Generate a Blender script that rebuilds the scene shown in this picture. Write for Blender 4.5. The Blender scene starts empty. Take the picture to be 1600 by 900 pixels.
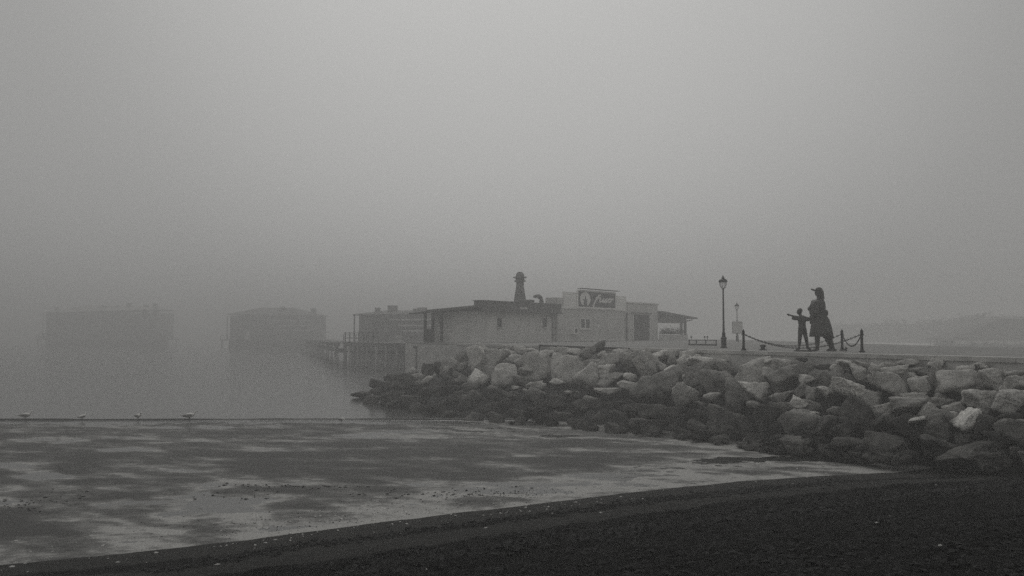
import bpy, bmesh, math, random
import numpy as np
from mathutils import Vector, Matrix
R = math.radians
random.seed(7)
sc = bpy.context.scene
COL = sc.collection

# ---------------------------------------------------------------- camera, sky, sun, exposure
F = 1400.0; CX = 800.0; CY = 450.0; CAMZ = 3.5
PITCH = math.atan(72.0 / F)
cam_d = bpy.data.cameras.new("camera"); cam = bpy.data.objects.new("camera", cam_d); COL.objects.link(cam)
cam_d.sensor_width = 36.0; cam_d.lens = 36.0 * F / 1600.0
cam_d.clip_start = 0.1; cam_d.clip_end = 6000
cam.location = (0, 0, CAMZ); cam.rotation_euler = (math.pi / 2 + PITCH, 0, 0)
sc.camera = cam

SUN_EL, SUN_AZ = 52.0, -4.0      # degrees; azimuth 0 is straight ahead (+Y)
world = bpy.data.worlds.new("World"); sc.world = world; world.use_nodes = True
wn, wl = world.node_tree.nodes, world.node_tree.links
wn.clear()
w_out = wn.new("ShaderNodeOutputWorld"); w_bg = wn.new("ShaderNodeBackground")
sky = wn.new("ShaderNodeTexSky"); sky.sky_type = 'NISHITA'; sky.sun_disc = False
sky.sun_elevation = R(SUN_EL); sky.sun_rotation = R(SUN_AZ)
sky.air_density = 1.0; sky.dust_density = 6.0; sky.ozone_density = 1.0
bw = wn.new("ShaderNodeRGBToBW"); wl.new(sky.outputs[0], bw.inputs[0])
# an even overcast layer laid over the sky: brighter overhead and round the hidden sun
geo = wn.new("ShaderNodeTexCoord")
dot = wn.new("ShaderNodeVectorMath"); dot.operation = 'DOT_PRODUCT'
gd = (math.sin(R(2)) * math.cos(R(24)), math.cos(R(2)) * math.cos(R(24)), math.sin(R(24)))
dot.inputs[1].default_value = gd
wl.new(geo.outputs['Generated'], dot.inputs[0])
gm = wn.new("ShaderNodeMath"); gm.operation = 'MULTIPLY_ADD'; gm.inputs[1].default_value = 0.5; gm.inputs[2].default_value = 0.5
wl.new(dot.outputs['Value'], gm.inputs[0])
gr_ = wn.new("ShaderNodeValToRGB"); gr_.color_ramp.interpolation = 'EASE'
ge = gr_.color_ramp.elements; ge[0].position = .25; ge[0].color = (1, 1, 1, 1); ge[1].position = 1.0; ge[1].color = (1, 1, 1, 1)
for p_, v_ in ((.55, .82), (.80, .58), (.86, .54), (.93, .66)):
    e_ = ge.new(p_); e_.color = (v_, v_, v_, 1)
wl.new(gm.outputs[0], gr_.inputs[0])
glow = wn.new("ShaderNodeMath"); glow.operation = 'MULTIPLY'; glow.inputs[1].default_value = 5.0
wl.new(gr_.outputs[0], glow.inputs[0])
nz = wn.new("ShaderNodeTexNoise"); nz.inputs['Scale'].default_value = 1.6; nz.inputs['Detail'].default_value = 3
wl.new(geo.outputs['Generated'], nz.inputs['Vector'])
nzr = wn.new("ShaderNodeMapRange"); nzr.inputs[3].default_value = 0.93; nzr.inputs[4].default_value = 1.07
wl.new(nz.outputs[0], nzr.inputs[0])
mulc = wn.new("ShaderNodeMath"); mulc.operation = 'MULTIPLY'
wl.new(glow.outputs[0], mulc.inputs[0]); wl.new(nzr.outputs[0], mulc.inputs[1])
mixc = wn.new("ShaderNodeMix"); mixc.data_type = 'FLOAT'; mixc.inputs[0].default_value = 0.82
wl.new(bw.outputs[0], mixc.inputs[2]); wl.new(mulc.outputs[0], mixc.inputs[3])
tint = wn.new("ShaderNodeVectorMath"); tint.operation = 'SCALE'; tint.inputs[0].default_value = (1.0, 0.997, 0.978)
wl.new(mixc.outputs[0], tint.inputs['Scale'])
wl.new(tint.outputs[0], w_bg.inputs['Color']); w_bg.inputs['Strength'].default_value = 0.10
wl.new(w_bg.outputs[0], w_out.inputs[0])

sun_d = bpy.data.lights.new("sun", 'SUN'); sun_d.energy = 0.5; sun_d.angle = R(35); sun_d.color = (1, 0.985, 0.95)
sun = bpy.data.objects.new("sun", sun_d); COL.objects.link(sun)
sdir = Vector((math.sin(R(SUN_AZ)) * math.cos(R(SUN_EL)), math.cos(R(SUN_AZ)) * math.cos(R(SUN_EL)), math.sin(R(SUN_EL))))
sun.rotation_euler = (-sdir).to_track_quat('-Z', 'Y').to_euler()

sc.view_settings.view_transform = 'Standard'; sc.view_settings.look = 'None'
sc.view_settings.exposure = -0.2; sc.view_settings.gamma = 1.0; sc.view_settings.use_curve_mapping = False
cy = sc.cycles
cy.use_denoising = False
try: cy.denoiser = 'OPENIMAGEDENOISE'
except Exception: pass
cy.max_bounces = 6; cy.diffuse_bounces = 2; cy.glossy_bounces = 3; cy.transmission_bounces = 3
cy.transparent_max_bounces = 6; cy.volume_bounces = 1
cy.caustics_reflective = False; cy.caustics_refractive = False
FOG_DENSITY = 0.0072

# ---------------------------------------------------------------- pixel <-> world
cp, sp_ = math.cos(PITCH), math.sin(PITCH)
def ray(px, py):
    x, u = (px - CX) / F, (CY - py) / F
    return Vector((x, cp - u * sp_, sp_ + u * cp))
def at(px, py, Y):
    d = ray(px, py); t = Y / d.y
    return Vector((d.x * t, Y, CAMZ + d.z * t))
def at_z(px, py, z):
    d = ray(px, py); t = (z - CAMZ) / d.z
    return Vector((d.x * t, d.y * t, z))

# ---------------------------------------------------------------- materials
MATS = {}
def mat(name, col, rough=0.8, metal=0.0, spec=0.5, var=0.25, scale=3.0, bump=0.0, bscale=20.0, detail=5, stretch=(1, 1, 1), col2=None, voro=0.0, cracks=0.0):
    m = bpy.data.materials.new(name); m.use_nodes = True
    n, l = m.node_tree.nodes, m.node_tree.links
    b = n['Principled BSDF']
    if not isinstance(col, tuple): col = (col, col * 0.99, col * 0.955)
    if col2 is None: col2 = tuple(c * (1 - var) for c in col)
    elif not isinstance(col2, tuple): col2 = (col2, col2 * 0.99, col2 * 0.955)
    tc = n.new("ShaderNodeTexCoord"); mp = n.new("ShaderNodeMapping"); mp.inputs['Scale'].default_value = stretch
    l.new(tc.outputs['Object'], mp.inputs[0])
    t = n.new("ShaderNodeTexNoise"); t.inputs['Scale'].default_value = scale; t.inputs['Detail'].default_value = detail
    t.inputs['Roughness'].default_value = 0.62
    l.new(mp.outputs[0], t.inputs['Vector'])
    cr = n.new("ShaderNodeValToRGB"); cr.color_ramp.elements[0].position = 0.36; cr.color_ramp.elements[1].position = 0.64
    cr.color_ramp.elements[0].color = (*col2, 1); cr.color_ramp.elements[1].color = (*col, 1)
    l.new(t.outputs[0], cr.inputs[0]); l.new(cr.outputs[0], b.inputs['Base Color'])
    b.inputs['Roughness'].default_value = rough; b.inputs['Metallic'].default_value = metal
    b.inputs['Specular IOR Level'].default_value = spec
    if bump:
        t2 = n.new("ShaderNodeTexNoise"); t2.inputs['Scale'].default_value = bscale; t2.inputs['Detail'].default_value = 6
        l.new(mp.outputs[0], t2.inputs['Vector'])
        bp = n.new("ShaderNodeBump"); bp.inputs['Strength'].default_value = bump; bp.inputs['Distance'].default_value = 0.05
        l.new(t2.outputs[0], bp.inputs['Height']); l.new(bp.outputs[0], b.inputs['Normal'])
    MATS[name] = m
    return m

def rock_mat(name, tone, tone2):
    """limestone: mottled, pitted, with the dark algae stain of the tide line below about 1.1 m"""
    m = bpy.data.materials.new(name); m.use_nodes = True
    n, l = m.node_tree.nodes, m.node_tree.links
    b = n['Principled BSDF']; b.inputs['Roughness'].default_value = 0.85; b.inputs['Specular IOR Level'].default_value = 0.25
    oi = n.new("ShaderNodeObjectInfo"); g = n.new("ShaderNodeNewGeometry")
    off = n.new("ShaderNodeVectorMath"); off.operation = 'ADD'
    l.new(g.outputs['Position'], off.inputs[0]); l.new(oi.outputs['Random'], off.inputs[1])
    t = n.new("ShaderNodeTexNoise"); t.inputs['Scale'].default_value = 2.2; t.inputs['Detail'].default_value = 9; t.inputs['Roughness'].default_value = 0.68
    l.new(off.outputs[0], t.inputs['Vector'])
    cr = n.new("ShaderNodeValToRGB"); e = cr.color_ramp.elements
    e[0].position = 0.34; e[1].position = 0.66
    e[0].color = (tone2, tone2 * .985, tone2 * .94, 1); e[1].color = (tone, tone * .985, tone * .94, 1)
    l.new(t.outputs[0], cr.inputs[0])
    # dark pits and lichen specks
    v = n.new("ShaderNodeTexNoise"); v.inputs['Scale'].default_value = 15; v.inputs['Detail'].default_value = 4
    l.new(off.outputs[0], v.inputs['Vector'])
    vr = n.new("ShaderNodeMapRange"); vr.inputs[1].default_value = 0.36; vr.inputs[2].default_value = 0.52
    vr.inputs[3].default_value = 0.7; vr.inputs[4].default_value = 1.0
    l.new(v.outputs[0], vr.inputs[0])
    mu = n.new("ShaderNodeMix"); mu.data_type = 'RGBA'; mu.blend_type = 'MULTIPLY'; mu.inputs[0].default_value = 1
    l.new(cr.outputs[0], mu.inputs[6]); l.new(vr.outputs[0], mu.inputs[7])
    # per-boulder value
    vv = n.new("ShaderNodeMapRange"); vv.inputs[3].default_value = 0.9; vv.inputs[4].default_value = 1.1
    l.new(oi.outputs['Random'], vv.inputs[0])
    mu2 = n.new("ShaderNodeMix"); mu2.data_type = 'RGBA'; mu2.blend_type = 'MULTIPLY'; mu2.inputs[0].default_value = 1
    l.new(mu.outputs[2], mu2.inputs[6]); l.new(vv.outputs[0], mu2.inputs[7])
    # tide stain
    sx = n.new("ShaderNodeSeparateXYZ"); l.new(g.outputs['Position'], sx.inputs[0])
    t3 = n.new("ShaderNodeTexNoise"); t3.inputs['Scale'].default_value = 1.1; t3.inputs['Detail'].default_value = 7; l.new(g.outputs['Position'], t3.inputs['Vector'])
    ad = n.new("ShaderNodeMath"); ad.operation = 'MULTIPLY_ADD'; ad.inputs[1].default_value = 1.5
    l.new(t3.outputs[0], ad.inputs[0]); l.new(sx.outputs[2], ad.inputs[2])
    st = n.new("ShaderNodeMapRange"); st.inputs[1].default_value = 1.7; st.inputs[2].default_value = 2.1
    st.inputs[3].default_value = 1; st.inputs[4].default_value = 0
    l.new(ad.outputs[0], st.inputs[0])
    mx = n.new("ShaderNodeMix"); mx.data_type = 'RGBA'
    l.new(st.outputs[0], mx.inputs[0]); l.new(mu2.outputs[2], mx.inputs[6])
    wetc = n.new("ShaderNodeValToRGB"); wetc.color_ramp.elements[0].position = .35; wetc.color_ramp.elements[1].position = .7
    wetc.color_ramp.elements[0].color = (.03, .03, .029, 1); wetc.color_ramp.elements[1].color = (.14, .137, .13, 1)
    l.new(t.outputs[0], wetc.inputs[0])
    wr = n.new("ShaderNodeMapRange"); wr.inputs[3].default_value = .45; wr.inputs[4].default_value = 2.2
    l.new(oi.outputs['Random'], wr.inputs[0])
    wm_ = n.new("ShaderNodeMix"); wm_.data_type = 'RGBA'; wm_.blend_type = 'MULTIPLY'; wm_.inputs[0].default_value = 1; wm_.clamp_result = False
    l.new(wetc.outputs[0], wm_.inputs[6]); l.new(wr.outputs[0], wm_.inputs[7]); l.new(wm_.outputs[2], mx.inputs[7])
    l.new(mx.outputs[2], b.inputs['Base Color'])
    bp = n.new("ShaderNodeBump"); bp.inputs['Strength'].default_value = 1.0; bp.inputs['Distance'].default_value = 0.16
    t4 = n.new("ShaderNodeTexNoise"); t4.inputs['Scale'].default_value = 6.0; t4.inputs['Detail'].default_value = 9; t4.inputs['Roughness'].default_value = .7
    l.new(off.outputs[0], t4.inputs['Vector'])
    l.new(t4.outputs[0], bp.inputs['Height']); l.new(bp.outputs[0], b.inputs['Normal'])
    MATS[name] = m; return m
ROCKM = [rock_mat("stone_charcoal", .13, .05), rock_mat("stone_dark", .40, .22), rock_mat("stone_mid", .72, .45),
         rock_mat("stone_pale", .82, .58), rock_mat("stone_white", .95, .85)]

mat("rubble", .02, .95, var=.5, scale=3, bump=.8, bscale=8)  # shade of the gaps between boulders is put into this near-black
mat("bronze", (.085, .083, .078), .55, .3, var=.3, scale=5, bump=.2, bscale=10)
mat("iron", (.028, .028, .027), .6, .2, var=.3, scale=12, bump=.15, bscale=30)
mat("lamp_metal", (.04, .041, .04), .5, .3, var=.25, scale=10)
mat("concrete", .62, .9, var=.35, scale=1.2, bump=.35, bscale=12, stretch=(1, 1, 2.2))
mat("quay_paving", .25, .85, var=.3, scale=.8, bump=.2, bscale=8)
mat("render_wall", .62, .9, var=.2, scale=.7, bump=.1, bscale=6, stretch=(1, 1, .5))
mat("render_pale", .75, .9, var=.2, scale=.7, bump=.1, bscale=6, stretch=(1, 1, .5))  # the paler of the two wall renders
mat("white_panel", .85, .6, var=.08, scale=.6)
mat("roof_dark", .11, .8, var=.3, scale=2, bump=.3, bscale=10)
mat("wood_dark", .05, .8, var=.35, scale=2, stretch=(1, 1, .2), bump=.3, bscale=8)
mat("wood_grey", .13, .85, var=.35, scale=2, stretch=(1, 1, .2), bump=.3, bscale=8)
mat("sign_face", (.02, .02, .02), .5, var=.1)
mat("sign_white", .88, .5, var=.05)
mat("far_mid", .40, .9, var=.3, scale=.5)  # extra fog fade put into the colour of the farthest building
mat("glass_dark", (.03, .032, .034), .12, var=.1)
mat("hedge_leaf", (.035, .04, .03), .8, var=.5, scale=8, bump=.6, bscale=14)
mat("tree_leaf", (.08, .085, .07), .85, var=.5, scale=.8, bump=.6, bscale=4)
mat("bark", .06, .9, var=.3)
mat("gull_white", .85, .8, var=.06)
mat("gull_grey", .32, .8, var=.15)
mat("gull_dark", .05, .7, var=.2)
mat("shell", .55, .6, var=.3, scale=30)
mat("wrack", (.007, .007, .0068), .9, var=.5, scale=12, bump=.8, bscale=40)
mat("cloth_pale", .5, .8, var=.1)

# ---------------------------------------------------------------- builders
def tag(o, label=None, cat=None, group=None, kind=None):
    if label: o["label"] = label
    if cat: o["category"] = cat
    if group: o["group"] = group
    if kind: o["kind"] = kind
    return o
def empty(name, loc, label, cat, group=None):
    o = bpy.data.objects.new(name, None); COL.objects.link(o); o.location = loc
    o.empty_display_size = 0.2
    return tag(o, label, cat, group)
class MB:
    def __init__(s): s.v = []; s.f = []
    def add(s, vs, fs, M=None):
        k = len(s.v)
        for p in vs:
            p = Vector(p)
            s.v.append(tuple(M @ p) if M is not None else tuple(p))
        s.f += [tuple(i + k for i in f) for f in fs]
        return s
    def box(s, a, b, M=None):
        (x0, y0, z0), (x1, y1, z1) = a, b
        return s.add([(x0, y0, z0), (x1, y0, z0), (x1, y1, z0), (x0, y1, z0), (x0, y0, z1), (x1, y0, z1), (x1, y1, z1), (x0, y1, z1)],
                     [(0, 3, 2, 1), (4, 5, 6, 7), (0, 1, 5, 4), (1, 2, 6, 5), (2, 3, 7, 6), (3, 0, 4, 7)], M)
    def prism(s, poly, z0, z1, M=None):
        n = len(poly)
        vs = [(x, y, z0) for x, y in poly] + [(x, y, z1) for x, y in poly]
        fs = [tuple(range(n))[::-1], tuple(range(n, 2 * n))] + [(i, (i + 1) % n, (i + 1) % n + n, i + n) for i in range(n)]
        return s.add(vs, fs, M)
    def lathe(s, prof, n=16, M=None, rot=0.0):
        vs = []; fs = []
        for r, z in prof:
            for i in range(n):
                a = 2 * math.pi * i / n + rot
                vs.append((r * math.cos(a), r * math.sin(a), z))
        for j in range(len(prof) - 1):
            for i in range(n):
                k = (i + 1) % n
                fs.append((j * n + i, j * n + k, (j + 1) * n + k, (j + 1) * n + i))
        fs.append(tuple(range(n))[::-1]); m = (len(prof) - 1) * n
        fs.append(tuple(range(m, m + n)))
        return s.add(vs, fs, M)
    def tube(s, pts, r, n=8, M=None):
        pts = [Vector(p) for p in pts]; vs = []; fs = []
        rs = r if isinstance(r, (list, tuple)) else [r] * len(pts)
        for j, p in enumerate(pts):
            d = (pts[min(j + 1, len(pts) - 1)] - pts[max(j - 1, 0)]).normalized()
            up = Vector((0, 0, 1)) if abs(d.z) < .95 else Vector((0, 1, 0))
            a = d.cross(up).normalized(); b = d.cross(a).normalized()
            for i in range(n):
                t = 2 * math.pi * i / n
                vs.append(tuple(p + (a * math.cos(t) + b * math.sin(t)) * rs[j]))
        for j in range(len(pts) - 1):
            for i in range(n):
                k = (i + 1) % n
                fs.append((j * n + i, j * n + k, (j + 1) * n + k, (j + 1) * n + i))
        fs.append(tuple(range(n))[::-1]); m = (len(pts) - 1) * n
        fs.append(tuple(range(m, m + n)))
        return s.add(vs, fs, M)
    def ball(s, c, r, n=12, M=None):
        rr = r if isinstance(r, (tuple, list)) else (r, r, r)
        vs = []; fs = []; h = n // 2
        for j in range(1, h):
            ph = math.pi * j / h
            for i in range(n):
                a = 2 * math.pi * i / n
                vs.append((c[0] + rr[0] * math.sin(ph) * math.cos(a), c[1] + rr[1] * math.sin(ph) * math.sin(a), c[2] + rr[2] * math.cos(ph)))
        for j in range(h - 2):
            for i in range(n):
                k = (i + 1) % n
                fs.append((j * n + i, (j + 1) * n + i, (j + 1) * n + k, j * n + k))
        t = len(vs); vs.append((c[0], c[1], c[2] + rr[2])); vs.append((c[0], c[1], c[2] - rr[2]))
        for i in range(n):
            k = (i + 1) % n
            fs.append((t, i, k)); fs.append((t + 1, (h - 2) * n + k, (h - 2) * n + i))
        return s.add(vs, fs, M)
    def build(s, name, m, parent=None, smooth=False, bevel=0.0):
        me = bpy.data.meshes.new(name); me.from_pydata(s.v, [], s.f); me.update()
        if smooth: me.polygons.foreach_set("use_smooth", [True] * len(me.polygons))
        me.materials.append(MATS[m] if isinstance(m, str) else m)
        o = bpy.data.objects.new(name, me); COL.objects.link(o)
        if parent is not None:
            o.parent = parent
            if any(abs(c) > 1e-9 for c in parent.location) and not getattr(s, 'local', False):
                # vertices are given in world coordinates: move them into the parent's frame
                me.transform(Matrix.Translation(-parent.location))
        if bevel:
            bm = bmesh.new(); bm.from_mesh(me)
            bmesh.ops.bevel(bm, geom=[e for e in bm.edges], offset=bevel, segments=2, affect='EDGES', clamp_overlap=True)
            bm.to_mesh(me); bm.free()
        return o
def L():
    b = MB(); b.local = True; return b

# smooth value noise in numpy
PN = {}
def vnoise(x, y, seed):
    if seed not in PN: PN[seed] = np.random.RandomState(seed).rand(256, 256)
    P = PN[seed]
    xi = np.floor(x).astype(int); yi = np.floor(y).astype(int)
    fx = x - xi; fy = y - yi; fx = fx * fx * (3 - 2 * fx); fy = fy * fy * (3 - 2 * fy)
    a = P[xi % 256, yi % 256]; b = P[(xi + 1) % 256, yi % 256]; c = P[xi % 256, (yi + 1) % 256]; d = P[(xi + 1) % 256, (yi + 1) % 256]
    return (a * (1 - fx) + b * fx) * (1 - fy) + (c * (1 - fx) + d * fx) * fy
def fbm(x, y, seed, octs=5, gain=.5):
    s = 0; a = 1; t = 0
    for k in range(octs):
        s = s + a * vnoise(x * 2 ** k + 17 * k, y * 2 ** k + 31 * k, seed + k); t += a; a *= gain
    return s / t - .5

def grid_obj(name, xs, ys, Z, m, smooth=True):
    nx, ny = len(xs), len(ys)
    X, Y = np.meshgrid(xs, ys)
    co = np.stack([X, Y, Z], -1).reshape(-1, 3).astype(np.float32)
    i = np.arange(nx - 1); j = np.arange(ny - 1); I, J = np.meshgrid(i, j)
    a = (J * nx + I).ravel(); q = np.stack([a, a + 1, a + nx + 1, a + nx], 1).astype(np.int32)
    me = bpy.data.meshes.new(name)
    me.vertices.add(len(co)); me.vertices.foreach_set("co", co.ravel())
    me.loops.add(q.size); me.loops.foreach_set("vertex_index", q.ravel())
    me.polygons.add(len(q)); me.polygons.foreach_set("loop_start", np.arange(0, q.size, 4, dtype=np.int32))
    me.polygons.foreach_set("loop_total", np.full(len(q), 4, dtype=np.int32))
    me.update(calc_edges=True); me.validate()
    me.polygons.foreach_set("use_smooth", [smooth] * len(me.polygons))
    me.materials.append(m)
    o = bpy.data.objects.new(name, me); COL.objects.link(o); return o

# ================================================================ GROUND, WATER, BEACH
SHORE_PX = [(-700, 952), (-300, 915), (0, 882), (150, 868), (300, 853), (450, 834), (600, 815), (800, 791), (1000, 767), (1150, 752), (1300, 742), (1400, 738), (1452, 730), (1420, 722), (1300, 712), (1180, 700), (1100, 690)]
SHORE = np.array([tuple(at_z(x, y, 0.0))[:2] for x, y in SHORE_PX] + [(3.0, 32.0), (-30, 60), (-60, 60)])
def shore_sd(X, Y):
    """distance inland from the water's edge (negative over the flats)"""
    sh = X.shape; x = X.ravel(); y = Y.ravel()
    d = np.full(x.shape, 1e9); inside = np.zeros(x.shape, bool); n = len(SHORE)
    for k in range(n):
        a = SHORE[k]; b = SHORE[(k + 1) % n]
        if k < 16:
            ab = b - a; t = np.clip(((x - a[0]) * ab[0] + (y - a[1]) * ab[1]) / (ab @ ab), 0, 1)
            d = np.minimum(d, np.hypot(x - a[0] - t * ab[0], y - a[1] - t * ab[1]))
        c = ((a[1] > y) != (b[1] > y)) & (x < (b[0] - a[0]) * (y - a[1]) / (b[1] - a[1] + 1e-12) + a[0])
        inside ^= c
    return np.where(inside, -d, d).reshape(sh)
def beach_h(X, Y, rough=True):
    s = shore_sd(X, Y) + 0.2 * fbm(X * 1.1, Y * 1.1, 3, 5, .6)
    z = np.interp(s, [-3, -.3, 0, .5, 1.35, 1.6, 2.8, 3.1, 3.4, 5, 9, 14, 22], [-.12, -.03, 0.0, .035, .08, .14, .21, .24, .33, .45, .95, 1.7, 2.0])
    cap = np.interp(X, [-10, 6.5, 7.8, 8.8, 10.3, 12, 20], [-.12, -.08, .0, .12, .3, .5, .6])
    f_ = np.clip((Y - np.interp(X, [6, 9, 12], [27.5, 24, 20.5])) / 1.5, 0, 1)
    z = np.where(z > cap, z * (1 - f_) + cap * f_, z)
    if rough:
        k = np.clip(s / 1.2, 0, 1); k2 = np.clip((s - 2.7) / .6, 0, 1)
        z = z + k * (.035 * fbm(X * 2.2, Y * 2.2, 11, 4) + .02 * fbm(X * 9, Y * 9, 21, 3)) + k2 * (.20 * fbm(X * 1.0, Y * 2.2, 41, 5, .6) + .08 * fbm(X * 7, Y * 7, 31, 3, .7))
    return z
def hit(px, py):
    d = ray(px, py)
    t = np.linspace(6, 45, 1500); X = d.x * t; Y = d.y * t; Zr = CAMZ + d.z * t
    zz = beach_h(X, Y, False); i = np.argmax(Zr < zz)
    return Vector((X[i], Y[i], zz[i]))

# sand materials
def sand_mat(name, dry, wet, flats):
    m = bpy.data.materials.new(name); m.use_nodes = True
    n, l = m.node_tree.nodes, m.node_tree.links; b = n['Principled BSDF']
    g = n.new("ShaderNodeNewGeometry")
    mp = n.new("ShaderNodeMapping"); mp.inputs['Scale'].default_value = (.8, 1, 1) if flats else (1, 1.6, 1)
    l.new(g.outputs['Position'], mp.inputs[0])
    t = n.new("ShaderNodeTexNoise"); t.inputs['Scale'].default_value = 1.0 if flats else 2.2; t.inputs['Detail'].default_value = 9; t.inputs['Roughness'].default_value = .68
    l.new(mp.outputs[0], t.inputs['Vector'])
    cr = n.new("ShaderNodeValToRGB"); e = cr.color_ramp.elements; e[0].position = .38; e[1].position = .62
    e[0].color = (wet, wet * .99, wet * .95, 1); e[1].color = (dry, dry * .99, dry * .95, 1)
    l.new(t.outputs[0], cr.inputs[0])
    # fine grit
    t2 = n.new("ShaderNodeTexNoise"); t2.inputs['Scale'].default_value = 38; t2.inputs['Detail'].default_value = 5; t2.inputs['Roughness'].default_value = .75
    l.new(g.outputs['Position'], t2.inputs['Vector'])
    gr = n.new("ShaderNodeMapRange"); gr.inputs[1].default_value = .35; gr.inputs[2].default_value = .65; gr.inputs[3].default_value = .5; gr.inputs[4].default_value = 1.55
    l.new(t2.outputs[0], gr.inputs[0])
    mu = n.new("ShaderNodeMix"); mu.data_type = 'RGBA'; mu.blend_type = 'MULTIPLY'; mu.inputs[0].default_value = 1
    l.new(cr.outputs[0], mu.inputs[6]); l.new(gr.outputs[0], mu.inputs[7]); l.new(mu.outputs[2], b.inputs['Base Color'])
    rr = n.new("ShaderNodeMapRange"); rr.inputs[1].default_value = .35; rr.inputs[2].default_value = .65
    rr.inputs[3].default_value = .38 if flats else .75; rr.inputs[4].default_value = .75 if flats else .95
    l.new(t.outputs[0], rr.inputs[0])
    if not flats: l.new(rr.outputs[0], b.inputs['Roughness'])
    b.inputs['Specular IOR Level'].default_value = .5 if flats else .08
    if flats:
        # pale silt in the lows, a dark film of algae on the parts that dry first
        si = n.new("ShaderNodeAttribute"); si.attribute_name = "silt"
        al = n.new("ShaderNodeValToRGB"); ae = al.color_ramp.elements
        ae[0].position = .22; ae[0].color = (.36, .356, .343, 1); ae[1].position = .9; ae[1].color = (.055, .0545, .0525, 1)
        for p_, v_ in ((.36, .26), (.48, .16), (.66, .095)):
            e_ = ae.new(p_); e_.color = (v_, v_ * .99, v_ * .955, 1)
        mr_ = n.new("ShaderNodeMapRange"); mr_.inputs[1].default_value = -.50; mr_.inputs[2].default_value = .42
        l.new(si.outputs['Fac'], mr_.inputs[0]); l.new(mr_.outputs[0], al.inputs[0])
        mz = n.new("ShaderNodeMix"); mz.data_type = 'RGBA'; mz.blend_type = 'MULTIPLY'; mz.inputs[0].default_value = 1
        l.new(al.outputs[0], mz.inputs[6]); l.new(gr.outputs[0], mz.inputs[7]); l.new(mz.outputs[2], b.inputs['Base Color'])
        b.inputs['Roughness'].default_value = .65
        b.inputs['Specular IOR Level'].default_value = .14
    else:
        ca_ = n.new("ShaderNodeAttribute"); ca_.attribute_name = "weed_cover"
        mz = n.new("ShaderNodeMix"); mz.data_type = 'RGBA'; l.new(ca_.outputs['Fac'], mz.inputs[0])
        l.new(mu.outputs[2], mz.inputs[6]); mz.inputs[7].default_value = (.005, .005, .0048, 1); l.new(mz.outputs[2], b.inputs['Base Color'])
    bp = n.new("ShaderNodeBump"); bp.inputs['Strength'].default_value = .8 if flats else 1.0; bp.inputs['Distance'].default_value = .03 if flats else .08
    t3 = n.new("ShaderNodeTexNoise"); t3.inputs['Scale'].default_value = 14; t3.inputs['Detail'].default_value = 8; t3.inputs['Roughness'].default_value = .7
    l.new(mp.outputs[0], t3.inputs['Vector']); l.new(t3.outputs[0], bp.inputs['Height']); l.new(bp.outputs[0], b.inputs['Normal'])
    return m
sand_beach = sand_mat("beach_sand", .064, .036, False)
sand_flat = sand_mat("flat_sand", .085, .045, True)

# --- beach
xs = np.concatenate([np.arange(-60, -12, 1.0), np.arange(-12, 16, .07), np.arange(16, 60, 1.0)])
ys = np.concatenate([np.arange(-25, 8, 1.0), np.arange(8, 29, .07), np.arange(29, 36, .5)])
X, Y = np.meshgrid(xs, ys)
o = grid_obj("beach", xs, ys, beach_h(X, Y), sand_beach); o["kind"] = "structure"
S0 = shore_sd(X, Y); S1 = S0 + .9 * fbm(X * .7, Y * .7, 15, 5, .6)
cov = np.interp(S1, [0, 1.15, 1.3, 1.75, 2.0, 2.95, 3.1, 30], [0, .0, .95, .95, .1, .25, 1.0, 1.05]) + .45 * fbm(X * 5, Y * 5, 19, 4, .7)
at_ = o.data.attributes.new("weed_cover", 'FLOAT', 'POINT'); at_.data.foreach_set("value", np.clip(cov, 0, 1).astype(np.float32).ravel())

# --- tidal flats: the sand lies a few millimetres above or below a film of water
# (px, py, half width px, half height px, tilt, amount): + raised damp sand, - puddle
PATCH = [(640, 708, 150, 6, 2, 1.3), (830, 722, 90, 7, 3, 1.3), (870, 733, 60, 4, 0, .8), (470, 712, 70, 6, 6, 1.2), (620, 738, 140, 7, 3, 1.1), (730, 746, 90, 6, 0, 1.1),
         (280, 714, 45, 4, 3, 1.4), (385, 724, 40, 5, 3, 1.1), (60, 700, 90, 9, 0, .9), (150, 752, 90, 12, 0, .7), (60, 765, 70, 14, 0, .8), (180, 778, 60, 8, 0, .9), (30, 800, 60, 10, 0, .7),
         (250, 790, 60, 10, 0, .7), (420, 760, 60, 6, 0, .9), (480, 765, 60, 5, 0, .8), (960, 716, 60, 5, 3, .8), (1000, 700, 120, 4, 2, .5),
         (35, 728, 60, 5, 8, -1.3), (60, 742, 40, 5, 12, -1.2), (175, 741, 50, 6, 6, -1.1), (190, 760, 45, 7, 0, -1.2), (290, 735, 60, 7, 8, -1.3), (330, 765, 35, 16, 20, -1.2), (370, 790, 50, 14, 10, -1.0),
         (270, 803, 25, 8, 0, -1.1), (560, 700, 60, 2.5, 4, -1.3), (430, 705, 60, 2.5, 4, -1.1), (105, 690, 18, 8, 0, -1), (600, 776, 140, 10, -3, -.7), (820, 770, 110, 8, -3, -.7), (960, 745, 110, 6, 3, -1.0),
         (450, 805, 110, 10, -3, -.8), (120, 815, 80, 10, 0, -.6), (1200, 716, 140, 5, 1, -1.2), (1330, 727, 70, 6, 0, -1.3), (700, 675, 160, 6, 0, -1.0), (860, 682, 140, 5, 1, -.8), (1050, 730, 120, 5, 3, -.6)]
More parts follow.
